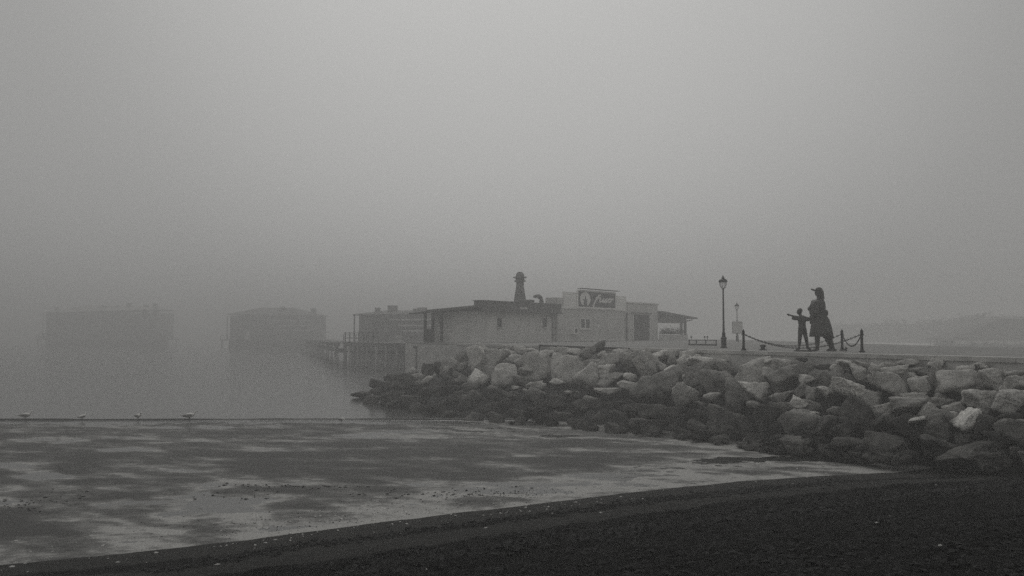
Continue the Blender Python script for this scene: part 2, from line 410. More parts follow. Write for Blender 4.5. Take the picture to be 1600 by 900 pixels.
def flat_h(X, Y, raw=False):
    n1 = fbm(X * .45 + .3 * fbm(X * .3, Y * .3, 5, 2) * 6, Y * .62, 51, 5, .58)
    n2 = fbm(X * .22 + Y * .1, Y * .95, 61, 4, .55)
    h = .9 * n1 + .8 * n2
    d = np.maximum(Y, 5)
    PX = CX + F * X / d; PY = 522 + F * CAMZ / d
    for px, py, w, hh, ti, am in PATCH:
        c = at_z(px, py, 0); c1 = at_z(px, py - hh, 0)
        sx = w * c.y / F; sy = (c1.y - c.y)
        a = R(-ti) * 0
        dx = (X - c.x); dy = (Y - c.y) + dx * math.tan(R(ti)) * .9
        h = h + .26 * am * np.exp(-((dx / sx) ** 2 + (dy / sy) ** 2) * .9)
    ca, sa = math.cos(R(-38)), math.sin(R(-38)); U1 = X * ca + Y * sa; V1 = -X * sa + Y * ca
    h = h + .55 * fbm(U1 * .16, V1 * .85, 55, 4, .6) + .4 * fbm(X * .5, Y * 1.9, 57, 4, .6)
    h = h + .10
    det = .34 * fbm(X * 2.2, Y * 3.4, 71, 5, .72) + .26 * fbm(X * 8, Y * 12, 81, 3, .7)
    if raw: h = h - .26 * np.exp(-(shore_sd(X, Y) / 2.2) ** 2) - .05 * np.clip((X + 4) / 6, 0, 1)
    if raw: return h + 1.5 * det + .22 * fbm(X * 1.3, Y * 5.5, 75, 5, .7) + 1.0 * fbm(U1 * .75, V1 * 1.7, 77, 5, .62)
    fade = np.clip((36.3 - Y) / 3.0, 0, 1)
    h = h + .17
    h = h * fade - .10 * (1 - fade)
    h = .045 * h + .05 * det
    s = shore_sd(X, Y)
    return np.where(s > -0.3, np.maximum(h, .002) * np.clip(-s / .3, 0, 1) + .004, h)
xs = np.arange(-27, 14, .075); ys = np.arange(11.5, 36.4, .06)
X, Y = np.meshgrid(xs, ys)
o = grid_obj("tidal_flat", xs, ys, np.maximum(flat_h(X, Y), -.08), sand_flat); o["kind"] = "structure"
at_ = o.data.attributes.new("silt", 'FLOAT', 'POINT'); at_.data.foreach_set("value", flat_h(X, Y, True).astype(np.float32).ravel())

# --- water: one sheet to the horizon, with the low wavelet that ends it on the flats
wm = bpy.data.materials.new("water"); wm.use_nodes = True
n, l = wm.node_tree.nodes, wm.node_tree.links; b = n['Principled BSDF']
b.inputs['Base Color'].default_value = (.035, .036, .034, 1); b.inputs['Roughness'].default_value = .16; b.inputs['IOR'].default_value = 1.33
g = n.new("ShaderNodeNewGeometry"); mp = n.new("ShaderNodeMapping"); mp.inputs['Scale'].default_value = (.35, 1.3, 1); l.new(g.outputs['Position'], mp.inputs[0])
t = n.new("ShaderNodeTexNoise"); t.inputs['Scale'].default_value = 1.6; t.inputs['Detail'].default_value = 7; l.new(mp.outputs[0], t.inputs['Vector'])
bp = n.new("ShaderNodeBump"); bp.inputs['Strength'].default_value = .3; bp.inputs['Distance'].default_value = .03
l.new(t.outputs[0], bp.inputs['Height']); l.new(bp.outputs[0], b.inputs['Normal'])
xs = np.concatenate([[-900, -300, -100, -50], np.arange(-32, 4, .12), [8, 40, 100, 300, 900]])
ys = np.concatenate([[-60, 0, 10, 20, 30], np.concatenate([np.arange(36.3, 37.2, .02), np.arange(37.22, 40.5, .05)]), [41, 42, 44, 47, 52, 60, 100, 200, 500, 1000]])
X, Y = np.meshgrid(xs, ys)
yl = 36.75 + .4 * fbm(X * .15, X * 0, 91, 3)
amp = .07 * np.clip(.85 + 1.2 * fbm(X * .35, X * 0 + 3, 95, 3), .8, 1.3) * np.clip((.9 - X) / .4, 0, 1)
Z = amp * np.exp(-((Y - yl) / .06) ** 2)
o = grid_obj("water", xs, ys, Z, wm); o["kind"] = "structure"
# sea bed / mainland sheet beneath everything
sb = MB().box((-890, -58, -.9), (890, 990, -.5)).build("ground", sand_beach); sb["kind"] = "structure"

# ================================================================ QUAY (promenade) and breakwater core
DECK = 2.85
def edge(Y): return 7.85 + .467 * (37.9 - Y)
quay_poly = [(edge(8), 8), (70, 8), (70, 44), (24, 46), (27, 112), (14, 112), (-9.2, 77.5), (-6.2, 67.6), (edge(62.5), 62.5)]
q = MB().prism(quay_poly, -.4, DECK - .14).build("quay", "concrete"); q["kind"] = "structure"
# coping slabs along the quay's front edge, jointed
cop = MB(); yy = 8.0
while yy < 62:
    ln = 2.4
    a = Vector((edge(yy) - .06, yy, 0)); c = Vector((edge(yy + ln) - .06, yy + ln - 0, 0))
    dv = (c - a).normalized(); nn = Vector((dv.y, -dv.x, 0)); e1 = a + dv * .012; e2 = c - dv * .012
    w = .55
    cop.prism([tuple(e1)[:2], tuple(e1 + nn * w)[:2], tuple(e2 + nn * w)[:2], tuple(e2)[:2]], DECK - .14, DECK + random.uniform(-.004, .006))
    yy += ln
c = cop.build("quay_kerb", "concrete"); c["kind"] = "structure"
pv = [(x + (.5 if i in (0, 8) else 0), y) for i, (x, y) in enumerate(quay_poly)]
p = MB().prism(pv, DECK - .139, DECK - .02).build("promenade", "quay_paving"); p["kind"] = "structure"

TX = [548, 600, 660, 760, 900, 1000, 1100, 1200, 1300, 1420, 1600, 1750]
TY = [621, 634, 645, 660, 672, 680, 692, 703, 713, 718, 728, 738]
TD = [49.5, 43.75, 39.8, 35.5, 32.7, 31, 28.8, 26.7, 24.6, 22.9, 20.4, 18.6]
CYS = [616, 592, 576, 547, 544, 548, 554, 562, 567, 573, 587, 600]
CD = [50.5, 49.5, 49, 48.5, 46.3, 41.3, 36.9, 33.2, 30.2, 27.4, 24.0, 21.8]
def bank(px, py):
    yt = np.interp(px, TX, TY); yc = np.interp(px, TX, CYS)
    t = (yt - py) / max(yt - yc, 1)
    it = (1 - t) / np.interp(px, TX, TD) + t / np.interp(px, TX, CD)
    return t, 1.0 / it
# rubble core under the boulders
vs = []; fs = []; m_ = 0
cols = list(range(560, 1751, 35))
for px in cols:
    yt = np.interp(px, TX, TY); yc = np.interp(px, TX, CYS); td = np.interp(px, TX, TD); cd = np.interp(px, TX, CD)
    a = at(px, yt, td); cc = at(px, yc, cd)
    a2 = Vector((a.x, a.y + 1.2, -.45)); a3 = a + (cc - a) * .5 + Vector((0, .7, -.6)); c2 = cc + Vector((0, .6, -.6)); c3 = c2 + Vector((.9, 1.6, -.05)); c4 = c3 + Vector((0, .6, 0)); c4.z = -.5
    if px > 800: c3 = c2 + Vector((.25, .25, 0)); c4 = c3 + Vector((0, .4, 0)); c4.z = -.5
    vs += [a2, a3, c2, c3, c4]
for i in range(len(cols) - 1):
    for j in range(4):
        k = i * 5 + j; fs.append((k, k + 5, k + 6, k + 1))
eb = MB(); eb.add(vs, fs); eb = eb.build("embankment", "rubble"); eb["kind"] = "structure"

# ================================================================ BOULDERS
ICO = {}
def ico(sub):
    if sub not in ICO:
        bm = bmesh.new(); bmesh.ops.create_icosphere(bm, subdivisions=sub, radius=1)
        v = np.array([tuple(x.co) for x in bm.verts]); f = np.array([[x.index for x in fc.verts] for fc in bm.faces], dtype=np.int32); bm.free()
        ICO[sub] = (v / np.linalg.norm(v, axis=1)[:, None], f)
    return ICO[sub]
def make_rock(loc, w, h, d, seed, tone, tilt=0.0, sharp=14, sub=4, planes=12):
    rs = np.random.RandomState(seed); V, Fc = ico(sub)
    N = rs.normal(size=(planes, 3)); N /= np.linalg.norm(N, axis=1)[:, None]
    N = np.vstack([N, [[0.1, .1, 1]], [[0, -1, .25]]]); N /= np.linalg.norm(N, axis=1)[:, None]
    hh = rs.uniform(.5, 1.0, len(N))
    q = np.maximum(V @ N.T, 0) / hh
    r = ((q ** sharp).sum(1) + .55 ** sharp) ** (-1 / sharp)
    nz = np.zeros(len(V))
    P = V * r[:, None]
    for k, (fr, am) in enumerate([(2.2, .06), (3.1, .055), (5, .042), (7.5, .034), (11, .024), (17, .016), (26, .010)]):
        for _ in range(3):
            wv = rs.normal(size=3); wv /= np.linalg.norm(wv)
            nz += am * .7 * np.sin(fr * (P @ wv) * 1.3 + rs.uniform(0, 6.28) + 1.2 * np.sin(fr * .7 * (P @ rs.normal(size=3))))
    P = V * (r * (1 + nz))[:, None]
    # a chipped step or a layer seam
    ang = rs.uniform(-.35, .35)
    cx_, sx_ = math.cos(rs.uniform(0, 6.28)), 0
    P -= (P.max(0) + P.min(0)) / 2
    P = P / ((P.max(0) - P.min(0)) / 2)
    P *= np.array([w, d, h]) / 2
    a = R(-tilt); c_, s_ = math.cos(a), math.sin(a)
    P = np.stack([P[:, 0] * c_ + P[:, 2] * s_, P[:, 1], -P[:, 0] * s_ + P[:, 2] * c_], 1)
    a = rs.uniform(-.35, .35); c_, s_ = math.cos(a), math.sin(a)
    P = np.stack([P[:, 0] * c_ - P[:, 1] * s_, P[:, 0] * s_ + P[:, 1] * c_, P[:, 2]], 1)
    me = bpy.data.meshes.new("boulder")
    me.vertices.add(len(P)); me.vertices.foreach_set("co", P.astype(np.float32).ravel())
    me.loops.add(Fc.size); me.loops.foreach_set("vertex_index", Fc.ravel())
    me.polygons.add(len(Fc)); me.polygons.foreach_set("loop_start", np.arange(0, Fc.size, 3, dtype=np.int32)); me.polygons.foreach_set("loop_total", np.full(len(Fc), 3, dtype=np.int32))
    me.update(calc_edges=True)
    me.polygons.foreach_set("use_smooth", [True] * len(Fc))
    me.materials.append(ROCKM[tone])
    o = bpy.data.objects.new("boulder", me); COL.objects.link(o); o.location = loc
    return o
# px, py, width, height, tone 0-4, tilt (clockwise +)
RK = [
 (563, 617, 32, 12, 0, -12), (590, 603, 30, 18, 0, -12), (630, 598, 58, 30, 0, -8), (667, 582, 24, 28, 0, 0), (684, 577, 18, 24, 0, -10), (697, 578, 30, 26, 2, -38), (710, 574, 22, 22, 2, -30),
 (723, 560, 30, 24, 1, 0), (742, 568, 42, 52, 3, -35), (757, 552, 30, 26, 3, -20), (774, 560, 46, 34, 2, 10), (790, 546, 30, 16, 2, 5), (812, 548, 26, 18, 2, 0), (804, 561, 26, 16, 2, 0),
 (748, 594, 34, 26, 3, -30), (722, 598, 34, 20, 1, -20), (765, 587, 26, 34, 1, 0), (791, 588, 46, 40, 2, 8), (842, 575, 48, 52, 2, 5), (838, 606, 34, 19, 3, 10), (806, 607, 14, 8, 3, 0), (820, 611, 9, 7, 4, 0),
 (832, 550, 20, 12, 3, 0), (854, 555, 34, 16, 2, 0), (868, 547, 18, 10, 2, 0), (652, 627, 34, 16, 1, 0), (715, 620, 32, 18, 0, 0), (690, 612, 30, 18, 0, 0), (612, 620, 36, 18, 0, 0), (840, 652, 34, 30, 1, 0), (808, 650, 30, 22, 1, 0),
 (887, 579, 54, 50, 3, -18), (873, 599, 30, 11, 4, -18), (917, 592, 50, 50, 2, 0), (927, 569, 34, 16, 1, 12), (957, 566, 44, 28, 2, 3), (935, 544, 34, 13, 0, 36), (920, 552, 26, 22, 1, 0), (941, 556, 18, 16, 2, 0),
 (985, 571, 32, 30, 1, 10), (1010, 574, 50, 40, 3, -30), (951, 577, 28, 14, 3, 10), (954, 596, 54, 26, 1, 0), (951, 612, 42, 12, 3, 3), (982, 605, 34, 18, 2, -10), (1016, 613, 64, 48, 1, 5), (1044, 598, 52, 38, 1, 28),
 (1048, 579, 22, 12, 4, 35), (1065, 563, 20, 10, 4, 30), (1067, 576, 30, 26, 2, 0), (1067, 624, 54, 46, 2, -20), (1084, 591, 42, 34, 1, 0), (1075, 592, 20, 10, 2, -20), (893, 615, 24, 9, 4, -5), (962, 636, 32, 18, 1, 5),
 (976, 658, 46, 24, 1, -12), (880, 651, 28, 14, 1, 0), (905, 638, 40, 26, 1, 0), (870, 630, 34, 26, 0, 0), (1015, 646, 50, 30, 0, 0), (975, 553, 36, 16, 2, 0), (1004, 552, 30, 14, 2, 0), (1030, 556, 44, 18, 3, 0), (1050, 553, 26, 12, 2, 0), (900, 551, 30, 14, 2, 0),
 (1109, 565, 66, 15, 3, -2), (1092, 560, 14, 12, 3, 0), (1100, 579, 42, 26, 1, 0), (1123, 600, 50, 44, 1, 0), (1132, 577, 30, 24, 1, 0), (1176, 582, 70, 46, 2, 3), (1202, 564, 15, 7, 4, 0), (1233, 594, 54, 42, 1, 25), (1226, 572, 36, 24, 2, 0), (1251, 578, 40, 30, 1, 0),
 (1165, 604, 36, 14, 4, -12), (1190, 613, 40, 32, 3, 3), (1150, 618, 56, 42, 1, -30), (1113, 622, 28, 17, 2, 0), (1225, 622, 36, 22, 1, 22), (1255, 612, 22, 28, 1, -10), (1249, 633, 28, 20, 4, -30), (1270, 620, 28, 34, 1, 0), (1290, 575, 32, 12, 0, 5),
 (1253, 564, 20, 11, 0, 0), (1300, 598, 40, 38, 1, 0), (1312, 578, 26, 18, 2, 0), (1332, 607, 60, 24, 4, -14), (1345, 585, 44, 26, 2, -20), (1350, 572, 36, 16, 2, 0), (1327, 568, 36, 12, 3, 0), (1146, 664, 84, 44, 1, -16), (1098, 655, 36, 30, 0, 0),
 (1255, 668, 66, 52, 1, 0), (1262, 651, 34, 12, 3, 12), (1302, 672, 50, 44, 1, 0), (1205, 655, 50, 44, 0, 0), (1345, 650, 70, 60, 0, 0), (1388, 575, 28, 18, 2, 0), (1406, 582, 40, 20, 3, 12), (1397, 604, 64, 50, 2, 5), (1440, 582, 30, 16, 1, 0),
 (1443, 605, 36, 34, 2, 10), (1466, 597, 38, 54, 1, 0), (1505, 601, 84, 48, 2, 8), (1562, 594, 44, 36, 2, 0), (1592, 602, 36, 28, 2, -20), (1430, 622, 44, 16, 2, 3), (1447, 636, 100, 34, 2, 2), (1543, 626, 60, 44, 2, 15), (1583, 628, 54, 36, 3, 8),
 (1420, 568, 34, 14, 2, 0), (1464, 568, 30, 16, 2, 0), (1535, 574, 40, 18, 2, 0), (1508, 577, 28, 12, 3, 0), (1588, 586, 32, 14, 2, 0), (1425, 668, 66, 42, 0, 0), (1433, 658, 32, 10, 3, 14), (1480, 672, 72, 58, 1, -10), (1482, 660, 36, 32, 3, 10), (1513, 656, 52, 22, 4, 48),
 (1592, 676, 60, 42, 1, 0), (1588, 664, 46, 10, 2, 10), (1545, 670, 50, 44, 0, 0), (1395, 700, 90, 40, 0, -8), (1468, 705, 74, 36, 1, -20), (1525, 712, 90, 30, 0, 12), (1330, 700, 70, 32, 0, 0), (1252, 695, 60, 24, 0, 0), (1100, 682, 60, 18, 0, 0), (1020, 668, 60, 22, 0, 0)]
# a darker boulder right under each lone pale cap keeps the pile closed
boulders = []
def put(px, py, w, h, tone, tilt, seed, back=0.0, sub=4, sharp=14, dep=None):
    t, D = bank(px, py); D += back
    p = at(px, py, D); s = D / F
    W, H_ = w * s, h * s
    d = dep * s if dep else min(max(W, H_), 1.9) * random.uniform(.8, 1.05)
    p.y += d * .22
    o = make_rock(p, W * 1.04, H_ * 1.06, d, seed, tone, tilt, sharp, sub, planes=random.choice((6, 8, 11)))
    boulders.append([o, px, py, w, h, tone, tilt, t]); return o
for i, (px, py, w, h, tone, tilt) in enumerate(RK):
    put(px, py, w, h, tone, tilt, 100 + i, sub=4 if w * h > 500 else 3, sharp=random.choice((26, 45, 70)), back=-.45 if tone == 4 or (h < 14 and tone == 3) else 0)
rf = random.Random(5)
def covered(x, y, k=.85):
    for (px, py, w, h, *_r) in RK:
        if ((x - px) / (w * .5 * k)) ** 2 + ((y - py) / (h * .5 * k)) ** 2 < 1: return True
    return False
fill = []
for row in range(9):
    t = (row + .3) / 9.0
    x = 570 + rf.uniform(0, 20)
    while x < 1625:
        yt = np.interp(x, TX, TY); yc = np.interp(x, TX, CYS)
        y = yt + t * (yc - yt) + rf.uniform(-4, 4)
        k = .55 + .45 * min(1, (x - 500) / 600)
        w = rf.uniform(24, 46) * k * (1.15 if t < .7 else .85); h = w * rf.uniform(.55, .85)
        if (yt - yc) < 30 and row > 4: x += w; continue
        if not covered(x, y) and all(((x - a) / ((w + c) * .36)) ** 2 + ((y - b_) / ((h + d_) * .36)) ** 2 > 1 for a, b_, c, d_ in fill):
            fill.append((x, y, w, h))
            tone = rf.choice((0, 0, 1)) if t < .35 else rf.choice((0, 1, 2, 2)) if t < .7 else rf.choice((1, 2, 2, 3))
            put(x, y, w, h, tone, rf.uniform(-25, 25), 900 + len(fill), back=.2, sub=4 if w > 30 else 3, sharp=rf.choice((20, 36, 60)))
        x += w * .6
# small stones strewn along the foot of the bank
for i in range(34):
    x = rf.uniform(1165, 1425) if i < 24 else rf.uniform(760, 1165)
    y = np.interp(x, TX, TY) + rf.uniform(-8, 3)
    w = rf.uniform(12, 30) * (1 if x > 1150 else .7)
    put(x, y, w, w * rf.uniform(.4, .6), rf.choice((0, 1, 1, 2)), rf.uniform(-20, 20), 3000 + i, back=-.1, sub=3)

ZONES = [(600, "at the seaward tip"), (640, "near the seaward tip"), (680, "left of the porch"), (745, "below the porch"), (790, "left of the roof chimney"), (845, "below the roof chimney"),
         (890, "left of the roof sign"), (930, "below the sign emblem"), (968, "below the sign's lettering"), (1022, "below the dark doorway"), (1065, "below the right canopy"), (1110, "below the low railing"),
         (1148, "below the near lamp"), (1190, "below the lone chain post"), (1236, "below the hanging chains"), (1266, "below the boy statue"), (1310, "below the capped statue"), (1360, "below the right chain posts"),
         (1410, "right of the posts"), (1470, "left of the far pavilion"), (1535, "below the far pavilion"), (9999, "near the right edge")]
TONE = ["charcoal", "dark grey", "mid grey", "pale grey", "whitish"]
def desc(b):
    o, px, py, w, h, tone, tilt, t = b
    zone = next(z for x, z in ZONES if px < x)
    row = "on the crest" if t > .86 else "high on the bank" if t > .64 else "halfway up the bank" if t > .4 else "low on the bank" if t > .16 else "at the bank's foot"
    size = "huge" if w > 68 else "large" if w > 44 else "mid-sized" if w > 28 else "small"
    a = w / h
    shape = "slab" if a > 2.3 else "long boulder" if a > 1.65 else "upright boulder" if a < .95 else "boulder"
    if abs(tilt) > 20: shape = "leaning " + shape
    return f"{size} {TONE[tone]} {shape} {row} {zone}"
byd = {}
for b_ in boulders: byd.setdefault(desc(b_), []).append(b_)
ORD = ["first", "second", "third", "fourth", "fifth", "sixth", "seventh", "eighth"]
for d, lst in byd.items():
    lst.sort(key=lambda q: q[1])
    for k, b_ in enumerate(lst):
        lab = d if len(lst) == 1 else d + (", left one" if k == 0 else ", right one" if len(lst) == 2 else ", " + ORD[k] + " along")
        tag(b_[0], lab, "boulder", "boulders of the breakwater")

# ================================================================ BEACH LITTER: shells, wrack
def scatter(name, pts, size, m, flat=.35, seed=1, kind="stuff"):
    rs = random.Random(seed); V = [(1, 0, 0), (0, 1, 0), (-1, 0, 0), (0, -1, 0), (0, 0, 1), (0, 0, -1)]
    Fo = [(0, 1, 4), (1, 2, 4), (2, 3, 4), (3, 0, 4), (1, 0, 5), (2, 1, 5), (3, 2, 5), (0, 3, 5)]
    b = MB()
    for p in pts:
        s = size * rs.uniform(.5, 1.5) ** 1.4; M = Matrix.Translation(p) @ Matrix.Rotation(rs.uniform(0, 6.28), 4, 'Z') @ Matrix.Rotation(rs.uniform(-.5, .5), 4, 'X')
        b.add([(x * s * rs.uniform(.6, 1.3), y * s * rs.uniform(.5, 1), z * s * flat * rs.uniform(.6, 1.3)) for x, y, z in V], Fo, M)
    o = b.build(name, m); o["kind"] = kind; return o
rs = random.Random(12)
def along(pts, n, jx, jy, power=1.0):
    out = []
    for _ in range(n):
        k = rs.uniform(0, len(pts) - 1.001); i = int(k); f = k - i
        x = pts[i][0] * (1 - f) + pts[i + 1][0] * f + rs.gauss(0, jx); y = pts[i][1] * (1 - f) + pts[i + 1][1] * f + rs.gauss(0, jy)
        out.append((x, y))
    return out
shore_line = [(0, 876), (150, 862), (300, 848), (450, 832), (600, 812), (800, 790), (1000, 768), (1150, 752), (1300, 741)]
def ground_at(x, y):
    p = at_z(x, y, 0.0)
    if shore_sd(np.array([[p.x]]), np.array([[p.y]]))[0, 0] < -.1:
        z = max(float(flat_h(np.array([[p.x]]), np.array([[p.y]]))[0, 0]), 0.0); p.z = z + .004; return p
    p = hit(x, y); p.z = float(beach_h(np.array([[p.x]]), np.array([[p.y]]))[0, 0]) + .005; return p
pts = [ground_at(x, y) for x, y in along(shore_line, 170, 30, 10) + along([(380, 825), (560, 815), (760, 800), (900, 785)], 90, 40, 9) + [(rs.uniform(200, 1550), rs.uniform(740, 890)) for _ in range(26)]
       + along([(1150, 722), (1250, 735), (1350, 728)], 16, 20, 4) + along([(1450, 760), (1540, 762)], 12, 30, 4)]
scatter("shell_fragments", pts, .026, "shell", seed=3)
pts = [ground_at(x, y) for x, y in along([(280, 832), (420, 818), (560, 800), (700, 785), (850, 770), (930, 768)], 420, 60, 9) + along([(720, 775), (830, 770)], 120, 30, 3)]
scatter("grit", pts, .014, "wrack", seed=4)
# dark clots on the flats
pts = [ground_at(x, y) for x, y in along([(0, 795), (60, 785), (130, 772)], 60, 25, 5) + along([(330, 772), (370, 778), (480, 760)], 30, 30, 5) + along([(560, 775), (800, 770)], 80, 50, 4) + along([(340, 757), (450, 762), (560, 762)], 60, 20, 1.5)]
scatter("seaweed_scraps", pts, .035, "wrack", flat=.3, seed=5)
# wrack lines: clumps of black weed along the two swash ridges
pts = [ground_at(x, y) for x, y in along([(250, 893), (480, 852), (800, 812), (1040, 779), (1180, 768), (1330, 750)], 900, 14, 2.0)]
scatter("seaweed_line", pts, .055, "wrack", flat=.5, seed=6)
pts = [ground_at(x, y) for x, y in along([(560, 893), (700, 866), (850, 846), (950, 838), (1240, 797), (1475, 771), (1640, 752)], 2200, 16, 3.2)]
scatter("seaweed_ridge", pts, .085, "wrack", flat=.6, seed=7)
pts = [ground_at(rs.uniform(500, 1650), rs.uniform(800, 920)) for _ in range(1800)]
pts = [p for p in pts if shore_sd(np.array([[p.x]]), np.array([[p.y]]))[0, 0] > 3.2]
scatter("seaweed_bed", pts, .05, "wrack", flat=.5, seed=8)

# ================================================================ GULLS
def gull(px, py, facing, label, s=1.0, head_down=False, back="gull_grey", yaw=0.0):
    base = at_z(px, py + 3.2, -.01)
    root = empty("gull", base, label, "gull", "gulls standing at the water's edge")
    root.rotation_euler = (0, 0, (0 if facing > 0 else math.pi) + yaw)
    b = L()
    prof = [(-.20, .005, .165), (-.17, .018, .17), (-.10, .045, .18), (-.02, .068, .19), (.06, .07, .20), (.12, .052, .215), (.15, .034, .235)]
    neck = [(.165, .026, .26), (.175, .024, .285), (.19, .027, .305), (.205, .026, .312), (.222, .016, .308), (.235, .006, .303)]
    if head_down: neck = [(.17, .027, .225), (.19, .024, .20), (.205, .026, .175), (.215, .02, .155), (.225, .012, .14), (.232, .006, .13)]
    pp = prof + neck
    b.tube([(x * s, 0, z * s) for x, r, z in pp], [r * s for x, r, z in pp], 14)
    body = b.build("body", "gull_white", root, True)
    w = L()
    for sg in (-1, 1):
        w.tube([(.11 * s, sg * .052 * s, .21 * s), (.03 * s, sg * .066 * s, .205 * s), (-.08 * s, sg * .05 * s, .195 * s), (-.18 * s, sg * .022 * s, .185 * s), (-.25 * s, sg * .008 * s, .18 * s)],
               [.02 * s, .038 * s, .034 * s, .018 * s, .004 * s], 10)
        w.build("wing", back, root, True); w = L()
    bk = L(); e = Vector((.228, 0, .304)) if not head_down else Vector((.228, 0, .135))
    bk.tube([tuple(e * s), tuple((e + (Vector((.05, 0, -.008)) if not head_down else Vector((.02, 0, -.045)))) * s)], [.009 * s, .003 * s], 8)
    bk.build("beak", "gull_dark", root, True)
    for sg in (-1, 1):
        lg = L(); lg.tube([(.02 * s, sg * .025 * s, .14 * s), (.01 * s, sg * .026 * s, .08 * s), (.018 * s, sg * .026 * s, .0)], [.009 * s, .006 * s, .006 * s], 6)
        lg.box((.0, sg * .026 * s - .018 * s, 0), (.055 * s, sg * .026 * s + .018 * s, .006 * s))
        lg.build("leg", "gull_dark", root)
    return root
gull(39, 655, 1, "gull at far left, dark back, stretched out with head raised", 1.28)
gull(128, 655, 1, "small gull seen nearly end on, second from the left", 1.0, yaw=1.2, back="gull_grey")
gull(215, 655, 1, "pale headed gull with tucked body, third from the left", 1.15, yaw=-.6)
gull(295, 656, 1, "tall gull facing right with long tail, fourth from the left", 1.35)
gull(533, 658, 1, "small dark gull feeding head down, standing alone towards the rocks", .8, head_down=True, back="gull_dark", yaw=-.4)

# ================================================================ PROMENADE FURNITURE
def deck_pt(px, Y): return Vector(((px - CX) * Y / F / cp * cp, Y, DECK))
def chain_post(px, Y, label, zt=.82):
    p = at(px, 0, Y); p = Vector((p.x * 1.0, Y, DECK))
    p.x = (px - CX) / F * (Y * cp + (DECK - CAMZ) * sp_)
    r = empty("chain_post", p, label, "post", "iron posts round the statues")
    a = L(); a.lathe([(.0, 0), (.11, 0), (.11, .03), (.085, .05), (.075, .07)], 18); a.build("base_plate", "iron", r, True)
    a = L(); a.lathe([(.062, .05), (.06, .12), (.05, .15), (.047, .5), (.045, .64), (.06, .65), (.062, .675), (.045, .69), (.043, .72)], 16); a.build("shaft", "iron", r, True)
    a = L(); a.lathe([(.05, .70), (.056, .73), (.05, .765), (.03, .80), (.014, .83), (.005, .85)], 14); a.build("finial", "iron", r, True)
    a = L()
    for sg in (-1, 1):
        a.tube([(sg * .04, 0, .62), (sg * .085, 0, .62)], .014, 8)
    a.build("chain_ring", "iron", r)
    return r
pA = chain_post(1162, 35.6, "black iron chain post standing alone, left of the statues")
pB = chain_post(1316, 35.2, "black iron chain post just right of the capped statue")
pC = chain_post(1347, 32.0, "rightmost black iron chain post, nearest to the camera")
def chain(a, b, sag, label, za=.62, zb=.62, name="chain"):
    A = a.location + Vector((0, 0, za)); B = b.location + Vector((0, 0, zb))
    d = (B - A); h = Vector((d.x, d.y, 0)).normalized(); A = A + h * .07; B = B - h * .07; d = B - A
    N = max(int(d.length * 1.03 / .075), 6); m = MB()
    pts = [A + d * (i / N) - Vector((0, 0, sag * 4 * (i / N) * (1 - i / N))) for i in range(N + 1)]
    for i in range(N):
        c = (pts[i] + pts[i + 1]) / 2; t = (pts[i + 1] - pts[i]).normalized()
        up = Vector((0, 0, 1)); s = t.cross(up).normalized(); u = s.cross(t)
        if i % 2: s, u = u, s
        vs = []; nn = 10; mm = 5; fs = []
        for j in range(nn):
            an = 2 * math.pi * j / nn; ctr = t * (math.cos(an) * .036) + u * (math.sin(an) * .022)
            o_ = (t * math.cos(an) + u * math.sin(an))
            for k in range(mm):
                bn = 2 * math.pi * k / mm
                vs.append(c + ctr + o_ * (math.cos(bn) * .012) + s * (math.sin(bn) * .012))
        for j in range(nn):
            for k in range(mm):
                fs.append((j * mm + k, ((j + 1) % nn) * mm + k, ((j + 1) % nn) * mm + (k + 1) % mm, j * mm + (k + 1) % mm))
        m.add(vs, fs)
    o = m.build(name, "iron", None, True)
    # origin at the first post
    o.data.transform(Matrix.Translation(-A)); o.location = A
    return tag(o, label, "chain", "chains hung between the posts")
chain(pA, pB, .44, "upper long chain sagging behind the statues from the lone left post")
chain(pA, pC, .50, "lower long chain sagging in front of the statues to the nearest post")
chain(pB, pC, .42, "short deeply sagging chain between the two posts on the right")

